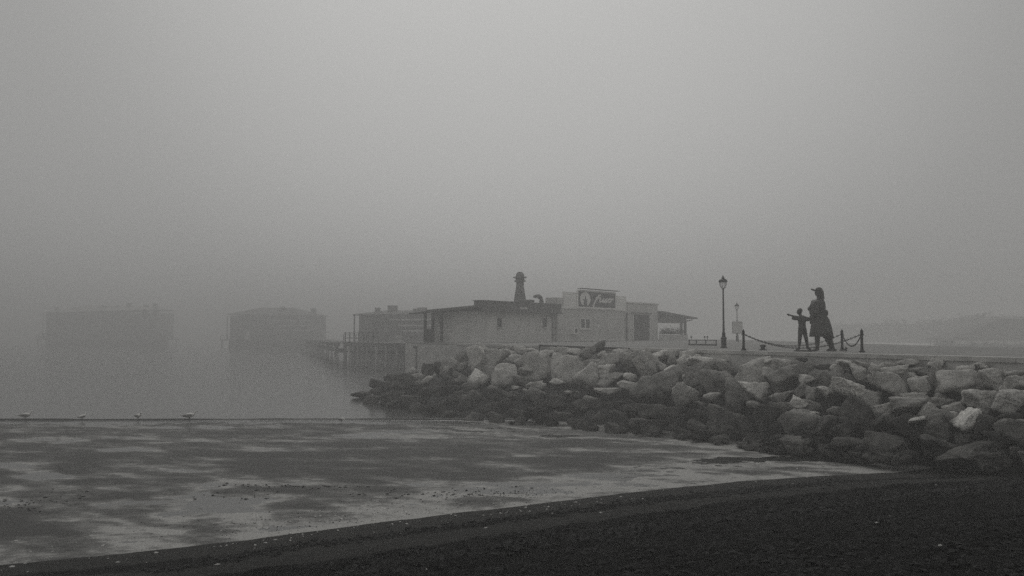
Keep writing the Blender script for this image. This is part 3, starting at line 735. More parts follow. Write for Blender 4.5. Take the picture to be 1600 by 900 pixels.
def street_lamp(px, Y, H, label, panel=False):
    x = (px - CX) / F * (Y * cp + (DECK - CAMZ) * sp_)
    r = empty("street_lamp", (x, Y, DECK), label, "street lamp", "lantern street lamps on the promenade")
    k = H / 3.4
    S = lambda pr: [(a * k, z * k) for a, z in pr]
    S2 = lambda pr: [(a * 1.35 * k, z * k) for a, z in pr]
    b = L(); b.lathe(S([(.0, 0), (.16, 0), (.16, .04), (.125, .08), (.12, .40), (.14, .43), (.155, .46), (.14, .49), (.09, .52), (.082, .62), (.09, .68), (.065, .74)]), 12); b.build("base", "lamp_metal", r)
    b = L(); b.lathe(S([(.055, .72), (.045, 1.2), (.04, 2.0), (.034, 2.72), (.05, 2.74), (.05, 2.77), (.03, 2.79), (.03, 2.84)]), 14); b.build("pole", "lamp_metal", r, True)
    b = L()
    for i in range(6):
        a = math.pi / 3 * i
        b.tube([(q_ * 1.35 * k * math.cos(a), q_ * 1.35 * k * math.sin(a), z_ * k) for q_, z_ in ((.03, 2.80), (.075, 2.84), (.11, 2.95), (.13, 3.12))], .012 * k, 6)
    b.lathe(S2([(.125, 3.10), (.15, 3.105), (.15, 3.13), (.125, 3.135)]), 12)
    b.build("lantern_frame", "lamp_metal", r)
    b = L(); b.lathe(S2([(.03, 2.83), (.07, 2.87), (.10, 2.98), (.12, 3.10)]), 12); g_ = b.build("glass", "lamp_glass", r, True)
    b = L(); b.lathe(S2([(.165, 3.13), (.15, 3.17), (.12, 3.22), (.085, 3.255), (.05, 3.27), (.05, 3.30), (.07, 3.31), (.035, 3.33), (.015, 3.36), (.03, 3.375), (.02, 3.40), (.002, 3.43)]), 14); b.build("lantern_cap", "lamp_metal", r, True)
    if panel:
        b = L(); b.box((-.42, -.09, .72), (.42, -.06, 1.72)); b.build("notice_panel", "render_wall", r)
        b = L()
        for z in (.70, 1.72): b.box((-.45, -.10, z), (.45, -.05, z + .04))
        for x_ in (-.45, .42): b.box((x_, -.10, .74), (x_ + .03, -.05, 1.72))
        b.build("panel_frame", "lamp_metal", r)
    return r
mg = bpy.data.materials.new("lamp_glass"); mg.use_nodes = True
bb = mg.node_tree.nodes['Principled BSDF']; bb.inputs['Base Color'].default_value = (.5, .5, .49, 1); bb.inputs['Roughness'].default_value = .35; bb.inputs['Alpha'].default_value = .15
tn = mg.node_tree.nodes.new("ShaderNodeTexNoise"); tn.inputs['Scale'].default_value = 9
mr = mg.node_tree.nodes.new("ShaderNodeMapRange"); mr.inputs[3].default_value = .3; mr.inputs[4].default_value = .5
mg.node_tree.links.new(tn.outputs[0], mr.inputs[0]); mg.node_tree.links.new(mr.outputs[0], bb.inputs['Roughness'])
MATS["lamp_glass"] = mg
street_lamp(1131, 42, 3.38, "nearer and taller lantern street lamp on a flared base, left of the chains")
street_lamp(1152, 80, 3.45, "smaller fogged lantern street lamp behind, with a panel on its pole", True)

# low railing between canopy and lamp
rl = Vector((at(1076, 540, 52).x, 52, DECK)); r = empty("low_railing", rl, "low railing on the quay between the restaurant canopy and the near lamp", "railing")
x1 = at(1120, 540, 50).x; dx = x1 - rl.x
b = L(); b.tube([(0, 0, .30), (dx, -2, .30)], .02, 8); b.build("top_rail", "lamp_metal", r)
b = L(); v = Vector((dx, -2, 0)).normalized(); nn = Vector((-v.y, v.x, 0)) * .02
b.prism([tuple(-nn)[:2], tuple(Vector((dx, -2, 0)) - nn)[:2], tuple(Vector((dx, -2, 0)) + nn)[:2], tuple(nn)[:2]], .0, .09); b.build("kick_board", "wood_grey", r)
for f in (.02, .28, .62, .98):
    b = L(); b.lathe([(.03, 0), (.03, .31), (.0, .33)], 10, Matrix.Translation(Vector((dx * f, -2 * f, 0)))); b.build("post", "lamp_metal", r)
for f in (.1, .58, .68):
    b = L(); M = Matrix.Translation(Vector((dx * f, -2 * f, 0))); b.lathe([(.012, .30), (.012, .44), (.05, .46), (.06, .49), (.035, .53), (.005, .54)], 10, M); b.build("rail_knob", "lamp_metal", r, True)

# mooring bollard, small, between the chains
x = at(1192, 545, 37).x
r = empty("mooring_bollard", (x, 37, DECK - .02), "small dark mooring bollard on the promenade under the long chains", "bollard")
b = L(); b.lathe([(.15, 0), (.15, .03), (.09, .05), (.08, .13), (.13, .17), (.14, .2), (.08, .235), (.01, .245)], 18); b.build("casting", "iron", r, True)
b = L(); b.lathe([(.19, -.005), (.19, .022)], 18); b.build("base_plate", "iron", r)
x = at(1322, 548, 34.5).x
r = empty("spotlight", (x, 34.5, DECK), "tiny ground spotlight at the foot of the post right of the statue", "light")
b = L(); b.lathe([(.05, 0), (.05, .02), (.02, .03), (.02, .06)], 12); b.build("base", "iron", r)
b = L(); b.tube([(.03, 0, .07), (-.04, 0, .11)], [.045, .055], 12); b.build("housing", "iron", r)

# quay-edge pipe
A = Vector((edge(51.2) - .10, 51.2, DECK + .02)); B = Vector((edge(42.6) - .10, 42.6, DECK - .03))
r = empty("edge_pipe", A, "long thin dark pipe along the quay edge below the restaurant", "pipe")
b = MB(); b.tube([A, A.lerp(B, .5) - Vector((0, 0, .01)), B], .035, 8); b.build("pipe", "iron", r, True)
for f in (0.005, .25, .5, .75, .99):
    p = A.lerp(B, f); b = MB(); b.tube([p, p - Vector((0, 0, .25 if f > .1 else .5))], .02, 6); b.build("bracket", "iron", r)

# ================================================================ STATUES
def remesh(mb, name, m, parent, vox=.02, smooth_it=2):
    tmp = bpy.data.meshes.new("tmp"); tmp.from_pydata(mb.v, [], mb.f); tmp.update()
    o = bpy.data.objects.new("tmp", tmp); COL.objects.link(o)
    md = o.modifiers.new("r", 'REMESH'); md.mode = 'VOXEL'; md.voxel_size = vox; md.use_smooth_shade = True
    sm = o.modifiers.new("s", 'SMOOTH'); sm.iterations = smooth_it; sm.factor = .5
    dg = bpy.context.evaluated_depsgraph_get(); dg.update()
    me = bpy.data.meshes.new_from_object(o.evaluated_get(dg)); me.name = name
    bpy.data.objects.remove(o)
    me.materials.clear(); me.materials.append(MATS[m])
    me.polygons.foreach_set("use_smooth", [True] * len(me.polygons))
    ob = bpy.data.objects.new(name, me); COL.objects.link(ob); ob.parent = parent
    return ob
def capsule(b, pts, rs, n=14):
    b.tube(pts, rs, n)
    b.ball(pts[0], rs[0], 12); b.ball(pts[-1], rs[-1], 12)
    for p, r_ in list(zip(pts, rs))[1:-1]: b.ball(p, r_, 12)
def ring_loft(b, rings, n=20):
    """rings: (cx, cy, z, rx, ry)"""
    vs = []; fs = []
    for cx_, cy_, z, rx, ry in rings:
        for i in range(n):
            a = 2 * math.pi * i / n; vs.append((cx_ + rx * math.cos(a), cy_ + ry * math.sin(a), z))
    for j in range(len(rings) - 1):
        for i in range(n):
            k = (i + 1) % n; fs.append((j * n + i, j * n + k, (j + 1) * n + k, (j + 1) * n + i))
    fs.append(tuple(range(n))[::-1]); m_ = (len(rings) - 1) * n; fs.append(tuple(range(m_, m_ + n)))
    b.add(vs, fs)
def hand(b, w, d, side, s, curl=.5, point=False):
    """palm plus five fingers; w wrist, d direction, side across the palm"""
    d = Vector(d).normalized(); side = Vector(side).normalized(); nn = d.cross(side)
    w = Vector(w); pc = w + d * .05 * s
    for k in range(4):
        o_ = side * ((k - 1.5) * .021 * s)
        capsule(b, [w + o_ * .5, w + d * .075 * s + o_], [.019 * s, .017 * s], 8)
        ln = (.075, .085, .08, .062)[k] * s; st = w + d * .08 * s + o_
        cu = 0.05 if (point and k == 0) else curl
        e1 = st + (d * (1 - .3 * cu) + nn * .5 * cu).normalized() * ln * .5; e2 = e1 + (d * (1 - 1.2 * cu) + nn * 1.1 * cu).normalized() * ln * .5
        capsule(b, [st, e1, e2], [.011 * s, .010 * s, .0085 * s], 8)
    st = w + d * .02 * s + side * -.035 * s; e1 = st + (d * .6 - side * .7).normalized() * .04 * s; capsule(b, [st, e1, e1 + (d * .9 + nn * .4).normalized() * .03 * s], [.013 * s, .012 * s, .009 * s], 8)

# --- adult, about 2.4 m; local x right, z up, metres; faces left (-x)
Yd = 33.7; k = Yd / F
ax = at(1285, 549, Yd).x
ad = empty("statue", (ax, Yd, DECK), "large dark bronze statue of an adult in a cap and long coat, striding left", "statue", "bronze statues on the promenade")
def P(px, py, y=0.0): return ((px - 1285) * k, y, (549 - py) * k)
def rr(v): return v * k
b = L()
# legs
capsule(b, [P(1277, 512, -.10), P(1275.6, 531, -.12), P(1275.6, 544.5, -.12)], [rr(5), rr(3.9), rr(2.7)])
capsule(b, [P(1276, 545.5, -.12), P(1269, 547.3, -.14)], [rr(2.6), rr(1.7)])
capsule(b, [P(1289, 512, .12), P(1296, 531, .16), P(1301.5, 543.5, .18)], [rr(4.8), rr(4.0), rr(2.7)])
capsule(b, [P(1302, 545.3, .18), P(1295, 547.4, .17)], [rr(2.6), rr(1.7)])
# trunk, neck, head
ring_loft(b, [(*P(1282, 515)[:2], P(0, 515)[2], rr(8), .26), (*P(1282, 498)[:2], P(0, 498)[2], rr(8.2), .25), (*P(1280.5, 482)[:2], P(0, 482)[2], rr(9), .30), (*P(1280, 472)[:2], P(0, 472)[2], rr(8), .33), (*P(1281, 467.5)[:2], P(0, 467.5)[2], rr(5.5), .24)])
capsule(b, [P(1281.5, 470), P(1280.5, 462)], [rr(3.6), rr(3.0)])
b.ball(P(1280.3, 456.5), (rr(5.0), rr(4.3), rr(6.0)), 18)
b.ball(P(1278.8, 459.5), (rr(3.6), rr(3.2), rr(3.6)), 14)            # jaw
capsule(b, [P(1276.2, 456.3), P(1274.9, 458.2)], [rr(.7), rr(.9)], 8)  # nose
capsule(b, [P(1276.3, 460.3), P(1275.9, 460.6)], [rr(1.0), rr(.9)], 8) # lips
for sg in (-1, 1):
    b.ball(P(1281, 457.5, sg * rr(4.0)), (rr(1.0), rr(.5), rr(1.5)), 8)
    b.ball(P(1276.6, 455.6, sg * rr(1.6)), rr(.8), 8)
# far arm bent at chest, near arm down to the boy's hand
capsule(b, [P(1277, 472, .30), P(1271.5, 482, .32), P(1273, 492, .26)], [rr(3.6), rr(3.0), rr(2.2)])
hand(b, P(1273, 492, .26), (-.1, -.4, -1), (1, 0, 0), 1.35, .6)
capsule(b, [P(1279, 473, -.32), P(1273, 488, -.30), P(1268.5, 495.5, -.16)], [rr(3.7), rr(2.9), rr(2.0)])
hand(b, P(1268.5, 495.5, -.16), (-.5, .3, -.9), (.8, 0, -.5), 1.3, .7)
remesh(b, "body", "bronze", ad, .016)
# coat with folds, open hem
def coat(rings, n=40, fold=.0):
    vs = []; fs = []; cb = L()
    for j, (cx_, cy_, z, rx, ry) in enumerate(rings):
        f_ = fold * (1 - j / (len(rings) - 1))
        for i in range(n):
            a = 2 * math.pi * i / n; q = 1 + f_ * math.sin(a * 7 + j * .2) + f_ * .5 * math.sin(a * 13 + 1)
            vs.append((cx_ + rx * q * math.cos(a), cy_ + ry * q * math.sin(a), z))
    for j in range(len(rings) - 1):
        for i in range(n):
            k_ = (i + 1) % n; fs.append((j * n + i, j * n + k_, (j + 1) * n + k_, (j + 1) * n + i))
    cb.add(vs, fs); return cb
cz = lambda py: (549 - py) * k
cb = coat([((c_ - 1285) * k, 0, cz(p_), rr(r_), d_) for p_, c_, r_, d_ in ((526, 1281.5, 14.5, .38), (518, 1281.5, 13.6, .36), (508, 1281.5, 12, .32), (497, 1281, 10.3, .29), (487, 1280.3, 10.1, .31), (478, 1279.8, 10.6, .35), (472, 1279.8, 9.6, .36), (468.6, 1280.6, 6.8, .27), (467, 1281, 4.2, .15))], fold=.09)
ct = cb.build("coat", "bronze", ad, True)
so = ct.modifiers.new("t", 'SOLIDIFY'); so.thickness = .025
b = L(); capsule(b, [P(1277, 472, .31), P(1271.3, 482, .34), P(1272.6, 489, .29)], [rr(4.3), rr(3.8), rr(3.1)]); capsule(b, [P(1279, 473, -.33), P(1273, 487.5, -.32), P(1269.8, 493.5, -.20)], [rr(4.4), rr(3.7), rr(2.9)])
remesh(b, "sleeves", "bronze", ad, .02)
b = L(); b.ball(P(1281.3, 453.2), (rr(5.8), rr(5.2), rr(4.6)), 18); remesh(b, "cap", "bronze", ad, .02)
b = L(); ring_loft(b, [(*P(1275, 453.5)[:2], P(0, 455.6)[2], rr(6.0), rr(4.0)), (*P(1274.6, 453)[:2], P(0, 453.9)[2], rr(6.2), rr(4.2))], 18)
vb = b.build("visor", "bronze", ad, True); vb.data.transform(Matrix.Translation(Vector(P(1277, 454))) @ Matrix.Rotation(R(22), 4, 'Y') @ Matrix.Translation(-Vector(P(1277, 454))))
b = L(); capsule(b, [P(1283, 454), P(1284, 461), P(1285.3, 468), P(1286.6, 476)], [rr(4.2), rr(3.5), rr(3.4), rr(2.0)]); b.ball(P(1285, 458), (rr(3.2), rr(3.5), rr(2.6)), 12); capsule(b, [P(1284, 456, .1), P(1285, 466, .12)], [rr(3.2), rr(3)]); capsule(b, [P(1284, 456, -.1), P(1285, 466, -.12)], [rr(3.2), rr(3)])
remesh(b, "hair", "bronze", ad, .018)

# --- small child pressed against the adult's back
ch = empty("statue", ((1299 - CX) / (1285 - CX) * ax * 1.0, Yd + .12, DECK), "small dark bronze statue of a child pressed against the coat's back", "statue", "bronze statues on the promenade")
def Q(px, py, y=0.0): return ((px - 1299) * k, y, (549 - py) * k)
b = L()
b.ball(Q(1292.2, 489.3), (rr(3.6), rr(3.4), rr(4.2)), 14); capsule(b, [Q(1289, 490), Q(1288.5, 491)], [rr(.6), rr(.6)], 8)
capsule(b, [Q(1292.4, 492), Q(1292.8, 497)], [rr(2), rr(2)])
capsule(b, [Q(1293, 498), Q(1296, 508), Q(1298, 518)], [rr(4.2), rr(5), rr(5)])
capsule(b, [Q(1293, 499, -.12), Q(1290, 505, -.18), Q(1285, 503, -.24)], [rr(2.2), rr(1.8), rr(1.4)])
capsule(b, [Q(1293, 499, .12), Q(1290, 505, .18), Q(1285, 503, .24)], [rr(2.2), rr(1.8), rr(1.4)])
hand(b, Q(1285, 503, -.24), (-1, .2, .1), (0, 0, 1), .9, .4); hand(b, Q(1285, 503, .24), (-1, -.2, .1), (0, 0, 1), .9, .4)
capsule(b, [Q(1297, 518, -.08), Q(1299, 532, -.09), Q(1302.5, 544.5, -.09)], [rr(3.8), rr(2.8), rr(2)])
capsule(b, [Q(1298, 518, .08), Q(1302, 531, .09), Q(1305.5, 544.5, .09)], [rr(3.8), rr(2.8), rr(2)])
capsule(b, [Q(1305, 546.8, -.09), Q(1299, 547.7, -.11)], [rr(2), rr(1.3)]); capsule(b, [Q(1309, 546.8, .09), Q(1303.5, 547.7, .09)], [rr(2), rr(1.3)])
remesh(b, "body", "bronze", ch, .016)
cb = coat([((c_ - 1299) * k, 0, cz(p_), rr(r_), d_) for p_, c_, r_, d_ in ((528.5, 1296.8, 7.4, .25), (516, 1295.8, 6.6, .22), (505, 1294.4, 5.4, .19), (498, 1293.4, 4.2, .16), (496, 1293, 2.4, .09))], 30, .07)
o = cb.build("smock", "bronze", ch, True); o.modifiers.new("t", 'SOLIDIFY').thickness = .02
b = L(); capsule(b, [Q(1293, 487.5), Q(1293.9, 491)], [rr(3.9), rr(3)]); remesh(b, "hair", "bronze", ch, .016)

# --- boy pointing to the left, on a low slab
Yb = 34.6; kb = Yb / F; bx = at(1255, 548, Yb).x
by = empty("statue", (bx, Yb, DECK + .03), "dark bronze statue of a boy with legs apart pointing out to sea", "statue", "bronze statues on the promenade")
def B_(px, py, y=0.0): return ((px - 1255) * kb, y, (547.2 - py) * kb)
rb = lambda v: v * kb
b = L()
b.ball(B_(1250.2, 486.8), (rb(3.9), rb(3.6), rb(4.7)), 16); b.ball(B_(1249, 489), (rb(2.9), rb(2.6), rb(2.9)), 12)
capsule(b, [B_(1246.6, 487), B_(1245.8, 488.3)], [rb(.6), rb(.7)], 8)
for sg in (-1, 1): b.ball(B_(1250.8, 487.6, sg * rb(3.5)), (rb(.9), rb(.5), rb(1.2)), 8)
capsule(b, [B_(1251, 490), B_(1252, 495)], [rb(2.1), rb(2.3)])
ring_loft(b, [(B_(1254, 0)[0], 0, B_(0, 515)[2], rb(5), .13), (B_(1254, 0)[0], 0, B_(0, 508)[2], rb(4.9), .12), (B_(1253.5, 0)[0], 0, B_(0, 500)[2], rb(5.8), .14), (B_(1253.2, 0)[0], 0, B_(0, 495.5)[2], rb(5.9), .14), (B_(1253, 0)[0], 0, B_(0, 493)[2], rb(3), .09)])
capsule(b, [B_(1249, 496), B_(1241, 494.5, .02), B_(1235.5, 492.3, .04)], [rb(2.2), rb(1.7), rb(1.2)])
hand(b, B_(1235.5, 492.3, .04), (-1, 0, .28), (0, .2, 1), .9, .8, point=True)
capsule(b, [B_(1257.5, 496), B_(1264, 497.5, -.05), B_(1266, 503, -.12)], [rb(2.2), rb(1.7), rb(1.3)])
hand(b, B_(1266, 502.5, -.12), (.2, 0, -1), (1, 0, .2), .9, .6)
capsule(b, [B_(1251.5, 513, -.02), B_(1249.5, 530, -.03), B_(1248.3, 543, -.03)], [rb(4.2), rb(3), rb(1.9)])
capsule(b, [B_(1256.5, 513, .02), B_(1260.5, 530, .03), B_(1262.5, 543, .03)], [rb(4.2), rb(3), rb(1.9)])
capsule(b, [B_(1248.3, 544.5, -.03), B_(1243.8, 546, -.05)], [rb(1.9), rb(1.2)]); capsule(b, [B_(1262.8, 544.5, .03), B_(1266.5, 546, -.03)], [rb(1.9), rb(1.2)])
remesh(b, "body", "bronze", by, .013)
b = L(); capsule(b, [B_(1249, 497), B_(1243, 497.5, .02), B_(1240.5, 497.5, .02)], [rb(3.4), rb(3.2), rb(2.6)]); capsule(b, [B_(1257.5, 497), B_(1262.5, 499.5, -.04)], [rb(3.3), rb(3.0)])
ring_loft(b, [(B_(1254, 0)[0], 0, B_(0, 513)[2], rb(5.8), .16), (B_(1254, 0)[0], 0, B_(0, 507)[2], rb(5.5), .15), (B_(1253.5, 0)[0], 0, B_(0, 500)[2], rb(6.3), .16), (B_(1253.2, 0)[0], 0, B_(0, 495)[2], rb(6.2), .15), (B_(1253, 0)[0], 0, B_(0, 493)[2], rb(3.2), .1)])
remesh(b, "shirt", "bronze", by, .015)
b = L(); b.ball(B_(1250.9, 485.3), (rb(4.2), rb(4.0), rb(3.9)), 16); remesh(b, "hair", "bronze", by, .015)
b = L(); b.box((-.30, -.22, -.05), (.30, .22, .004)); b.build("plinth", "bronze", by, bevel=.01)

# ================================================================ RESTAURANT
D_of = lambda px: 1.0 / (1 / 70.0 - 1.38e-5 * (px - 750))
def fac(px):
    Dp = D_of(px); return Vector(((px - CX) / F * Dp, Dp, 0))
O = fac(748); U = (fac(1026) - O).normalized(); N = Vector((U.y, -U.x, 0))   # N faces the camera side
def u_of(px, out=0.0): # distance along the facade (or a line parallel to it) where the image column px meets it
    t_ = (px - CX) / F; q_ = O + N * out
    return (t_ * q_.y - q_.x) / (U.x - t_ * U.y)
FM = Matrix(((U.x, N.x, 0, 0), (U.y, N.y, 0, 0), (0, 0, 1, 0), (0, 0, 0, 1)))  # local (u, out, z)
def z_at(px, py): return at(px, py, (O + U * u_of(px)).y).z
rest = empty("restaurant", (O.x, O.y, 0), "long low restaurant building with flat walls on the quay in the fog", "building")
def part(mb, name, m, parent=None, **kw):
    mb.local = True
    mb.v = [tuple(FM @ Vector(p)) for p in mb.v]
    o = mb.build(name, m, parent or rest, **kw); return o
DEP = 4.7
u870, u880, u980, u1026, u1083 = [u_of(x) for x in (870, 880, 980, 1026, 1083)]
zt1 = 6.0
part(MB().box((.15, -DEP, 2.4), (u870, -.25, 5.315)), "wall", "render_pale")
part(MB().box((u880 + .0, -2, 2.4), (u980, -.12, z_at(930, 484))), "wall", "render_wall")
part(MB().box((u870 + .002, -1.2, 2.4), (u880 - .002, .05, z_at(875, 465))), "pillar", "render_wall")
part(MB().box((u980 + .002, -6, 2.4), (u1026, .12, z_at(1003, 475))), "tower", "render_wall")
part(MB().box((u980 - .12, -6.1, z_at(1003, 475) + .002), (u1026 + .12, .25, z_at(1003, 475) + .14)), "tower_ledge", "render_pale")
# main roof: deep dark fascia in front, low roof falling away behind it
m = MB(); o1 = .5
m.box((-.15, -.35, 5.32), (u870 - .01, o1, 6.08))
m.add([(-.15, -.351, 5.75), (u870 - .01, -.351, 5.75), (u870 - .01, -DEP - .6, 5.5), (-.15, -DEP - .6, 5.46), (-.15, -.351, 5.6), (u870 - .01, -.351, 5.6), (u870 - .01, -DEP - .6, 5.35), (-.15, -DEP - .6, 5.32)],
      [(0, 1, 2, 3), (4, 7, 6, 5), (0, 4, 5, 1), (1, 5, 6, 2), (2, 6, 7, 3), (3, 7, 4, 0)])
part(m, "roof", "roof_dark")
part(MB().box((-.25, -.40, 6.082), (u870 - .005, o1 + .08, 6.14)), "roof_capping", "roof_dark")
part(MB().box((u_of(804), o1 + .01, 5.55), (u_of(816), o1 + .03, 5.70)), "vent_grille", "concrete")
# windows and recesses
def window(pa, pb, ya, yb, out, name="window", mull=True):
    ua, ub = u_of(pa), u_of(pb); z1 = z_at(pa, ya); z0 = z_at(pa, yb)
    fr = MB()
    t = .09
    fr.box((ua, out, z0), (ub, out + .07, z0 + t)); fr.box((ua, out, z1 - t), (ub, out + .07, z1)); fr.box((ua, out, z0 + t), (ua + t, out + .07, z1 - t)); fr.box((ub - t, out, z0 + t), (ub, out + .07, z1 - t))
    if mull: mu_ = (ua + ub) / 2; fr.box((mu_ - .09, out, z0 + t), (mu_ + .09, out + .06, z1 - t))
    f = part(fr, name, "white_panel" if mull else "wood_grey")
    part(MB().box((ua + .02, out - .02, z0 + .02), (ub - .02, out + .03, z1 - .02)), "pane", "glass_dark", f)
    part(MB().box((ua - .1, out, z0 - .07), (ub + .1, out + .14, z0 - .002)), "sill", "white_panel" if mull else "render_pale", f)
window(908, 923, 497, 514, -.12)
window(781, 787, 497, 511, -.25, mull=False)
window(852, 857, 497, 511, -.25, mull=False)
# doorway
ua, ub = u_of(987), u_of(1012); dz0, dz1 = DECK, z_at(1000, 492)
dr = part(MB().box((ua, .13, dz0), (ub, .17, dz1)), "door", "wood_dark")
part(MB().box((ua + .45 * (ub - ua) - .02, .172, dz0 + 1.0), (ua + .45 * (ub - ua) + .03, .21, dz0 + 1.2)), "handle", "iron", dr)
m = MB(); m.box((ua - .15, .122, dz0), (ua - .002, .24, dz1 + .12)); m.box((ub + .002, .122, dz0), (ub + .15, .24, dz1 + .12)); m.box((ua, .122, dz1 + .002), (ub, .24, dz1 + .12))
part(m, "door_frame", "render_pale")
part(MB().box((ua - .6, .26, dz1 + .14), (ub + .1, .5, dz1 + .22)), "door_hood", "roof_dark")
part(MB().tube([(u980 - .2, .02, 2.9), (u980 - .2, .02, z_at(980, 488))], .05, 8), "downpipe", "wood_grey")
part(MB().tube([(u_of(866), -.16, 2.9), (u_of(866), -.16, 5.3)], .05, 8), "downpipe", "wood_grey")
ac = part(MB().box((u_of(893), -.118, 3.5), (u_of(893) + .8, .25, 4.1)), "cooling_unit", "white_panel"); part(MB().lathe([(.2, 0), (.2, .03)], 12, Matrix.Translation(Vector((u_of(893) + .4, .255, 3.8))) @ Matrix.Rotation(R(-90), 4, 'X')), "fan_grille", "iron", ac)
part(MB().tube([(0, .62, 5.3), (u870 - .1, .62, 5.3)], .06, 8), "gutter", "wood_grey")
# porch at the left end: posts and low partition under the falling eave
for v_ in (-4.9, -4.1, -3.2):
    part(MB().box((-.75, v_ - .09, 2.4), (-.57, v_ + .09, 5.2)), "porch_post", "wood_dark")
part(MB().box((-.70, -5.0, 2.4), (-.62, -4.2, 3.9)), "partition", "wood_dark")
m = MB(); m.add([(-1.1, .45, 5.66), (-.155, .45, 5.78), (-.155, -6.2, 5.27), (-1.1, -6.3, 5.2), (-1.1, .45, 5.56), (-.155, .45, 5.6), (-.155, -6.2, 5.12), (-1.1, -6.3, 5.1)],
                [(0, 1, 2, 3), (4, 7, 6, 5), (0, 4, 5, 1), (1, 5, 6, 2), (2, 6, 7, 3), (3, 7, 4, 0)]); part(m, "porch_roof", "roof_dark")
part(MB().box((-1.0, -5.9, 2.35), (.15, .1, 2.55)), "porch_deck", "wood_grey")
for v_ in (-5.6, -4.3, -3.0, -1.6):
    part(MB().lathe([(.14, -.7), (.14, 2.36)], 10, Matrix.Translation(Vector((-.8, v_, 0)))), "pile", "wood_grey")
# right canopy: falling roof, posts, parapet, plants
m = MB(); za = z_at(1027, 486); zb = z_at(1083, 496.5)
m.add([(u1026 + .01, .6, za), (u1083, .6, zb), (u1083, -5, zb), (u1026 + .01, -5, za), (u1026 + .01, .6, za - .22), (u1083, .6, zb - .14), (u1083, -5, zb - .14), (u1026 + .01, -5, za - .22)],
      [(0, 3, 2, 1), (4, 5, 6, 7), (0, 1, 5, 4), (1, 2, 6, 5), (2, 3, 7, 6), (3, 0, 4, 7)]); part(m, "canopy_roof", "roof_dark")
ue = u_of(1062); ue2 = u_of(1068)
part(MB().box((u1026 + .01, .1, z_at(1050, 505)), (ue2, .2, za - .35)), "canopy_valance", "wood_grey")
for uu in (ue, ue2): part(MB().box((uu - .12, .05, 2.6), (uu + .12, .3, zb - .1)), "canopy_post", "wood_grey")
part(MB().box((u1026 + .01, .25, 2.6), (ue2 + .1, .45, z_at(1045, 523))), "parapet", "render_wall")
part(MB().tube([(u_of(1066), .4, z_at(1066, 502)), (u_of(1075), .5, z_at(1075, 500))], .07, 6), "bracket", "wood_grey")
m = MB(); rp = random.Random(3)
for _ in range(1100):
    c = Vector((rp.uniform(u1026 + .1, ue), rp.uniform(.2, .6), z_at(1045, 522) + abs(rp.gauss(0, .28)))); M = Matrix.Translation(c) @ Matrix.Rotation(rp.uniform(0, 6), 4, 'Z') @ Matrix.Rotation(rp.uniform(-1, 1), 4, 'X')
    m.add([(-.09, 0, 0), (0, -.05, 0), (.12, 0, .02), (0, .05, 0)], [(0, 1, 2, 3)], M)
hz = part(m, "planter_foliage", "hedge_leaf")
# chimney cowl and elbow pipe on the roof
uc = u_of(812.5, -1.0); cc = O + U * uc + N * -1.0
s_ = cc.y / F
zz = lambda py: CAMZ + (522 - py) * s_
lc = MB(); M = Matrix.Translation(Vector((uc, -1.0, 0)))
lc.lathe([(.60, zz(480)), (.56, zz(474)), (.50, zz(466)), (.41, zz(456)), (.33, zz(448)), (.33, zz(441)), (.50, zz(439.5)), (.50, zz(438.3)), (.38, zz(438)), (.39, zz(434.8)), (.60, zz(434)), (.60, zz(432.7)), (.38, zz(432)), (.33, zz(428)), (.18, zz(425)), (.02, zz(424.4))], 16, M)
chm = part(lc, "chimney", "roof_dark", smooth=False)
part(MB().lathe([(.68, 5.4), (.68, zz(479))], 16, M), "chimney_base", "render_pale", chm)
for sx in (-.42, .42):
    part(MB().tube([(uc + sx, -1.0, zz(438.5)), (uc + sx * 1.05, -1.0, zz(433.5))], .03, 6), "cowl_stay", "roof_dark", chm)
ue_ = u_of(846, -.9)
part(MB().tube([(ue_, -.9, 5.6), (ue_, -.9, 6.42), (ue_ - .12, -.9, 6.66), (ue_ - .4, -.9, 6.8), (ue_ - .75, -.9, 6.82), (ue_ - 1.15, -.9, 6.74)], [.2, .2, .2, .19, .15, .12], 12), "exhaust_pipe", "roof_dark", smooth=True)
part(MB().box((u_of(823, -1), -1.2, 5.6), (u_of(829, -1), -.6, 6.45)), "fan_housing", "roof_dark")
part(MB().box((u880 + .1, -.115, 2.87), (u980 - .1, -.09, 3.05)), "plinth", "render_pale")

# --- roof sign: white backing, dark board, round emblem, script word
sg = empty("roof_sign", tuple(O + U * u_of(930) + Vector((0, 0, 0))), "white rooftop hoarding with a dark board, round emblem and script lettering", "sign")
def spart(mb, name, m, parent=None, **kw):
    mb.local = True
    off = Vector((O.x, O.y, 0)) - Vector((sg.location.x, sg.location.y, 0))
    mb.v = [tuple(FM @ Vector(p) + off) for p in mb.v]
    return mb.build(name, m, parent or sg, **kw)
wt = z_at(930, 484)
uL, uR = u_of(880.5), u_of(979)
zl, zr = z_at(882, 455.5), z_at(978, 463)
m = MB(); m.add([(uL, -.02, wt + .003), (uR, -.02, wt + .003), (uR, -.02, zr), (uL, -.02, zl), (uL, -.14, wt + .003), (uR, -.14, wt + .003), (uR, -.14, zr), (uL, -.14, zl)],
                [(0, 1, 2, 3), (4, 7, 6, 5), (0, 4, 5, 1), (1, 5, 6, 2), (2, 6, 7, 3), (3, 7, 4, 0)]); spart(m, "hoarding", "white_panel")
bu0, bu1 = u_of(902), u_of(960); bz0, bz1 = z_at(931, 480.3), z_at(931, 456.8)
spart(MB().box((bu0, .0, bz0), (bu1, .08, bz1)), "board", "sign_face")
m = MB(); t = .13
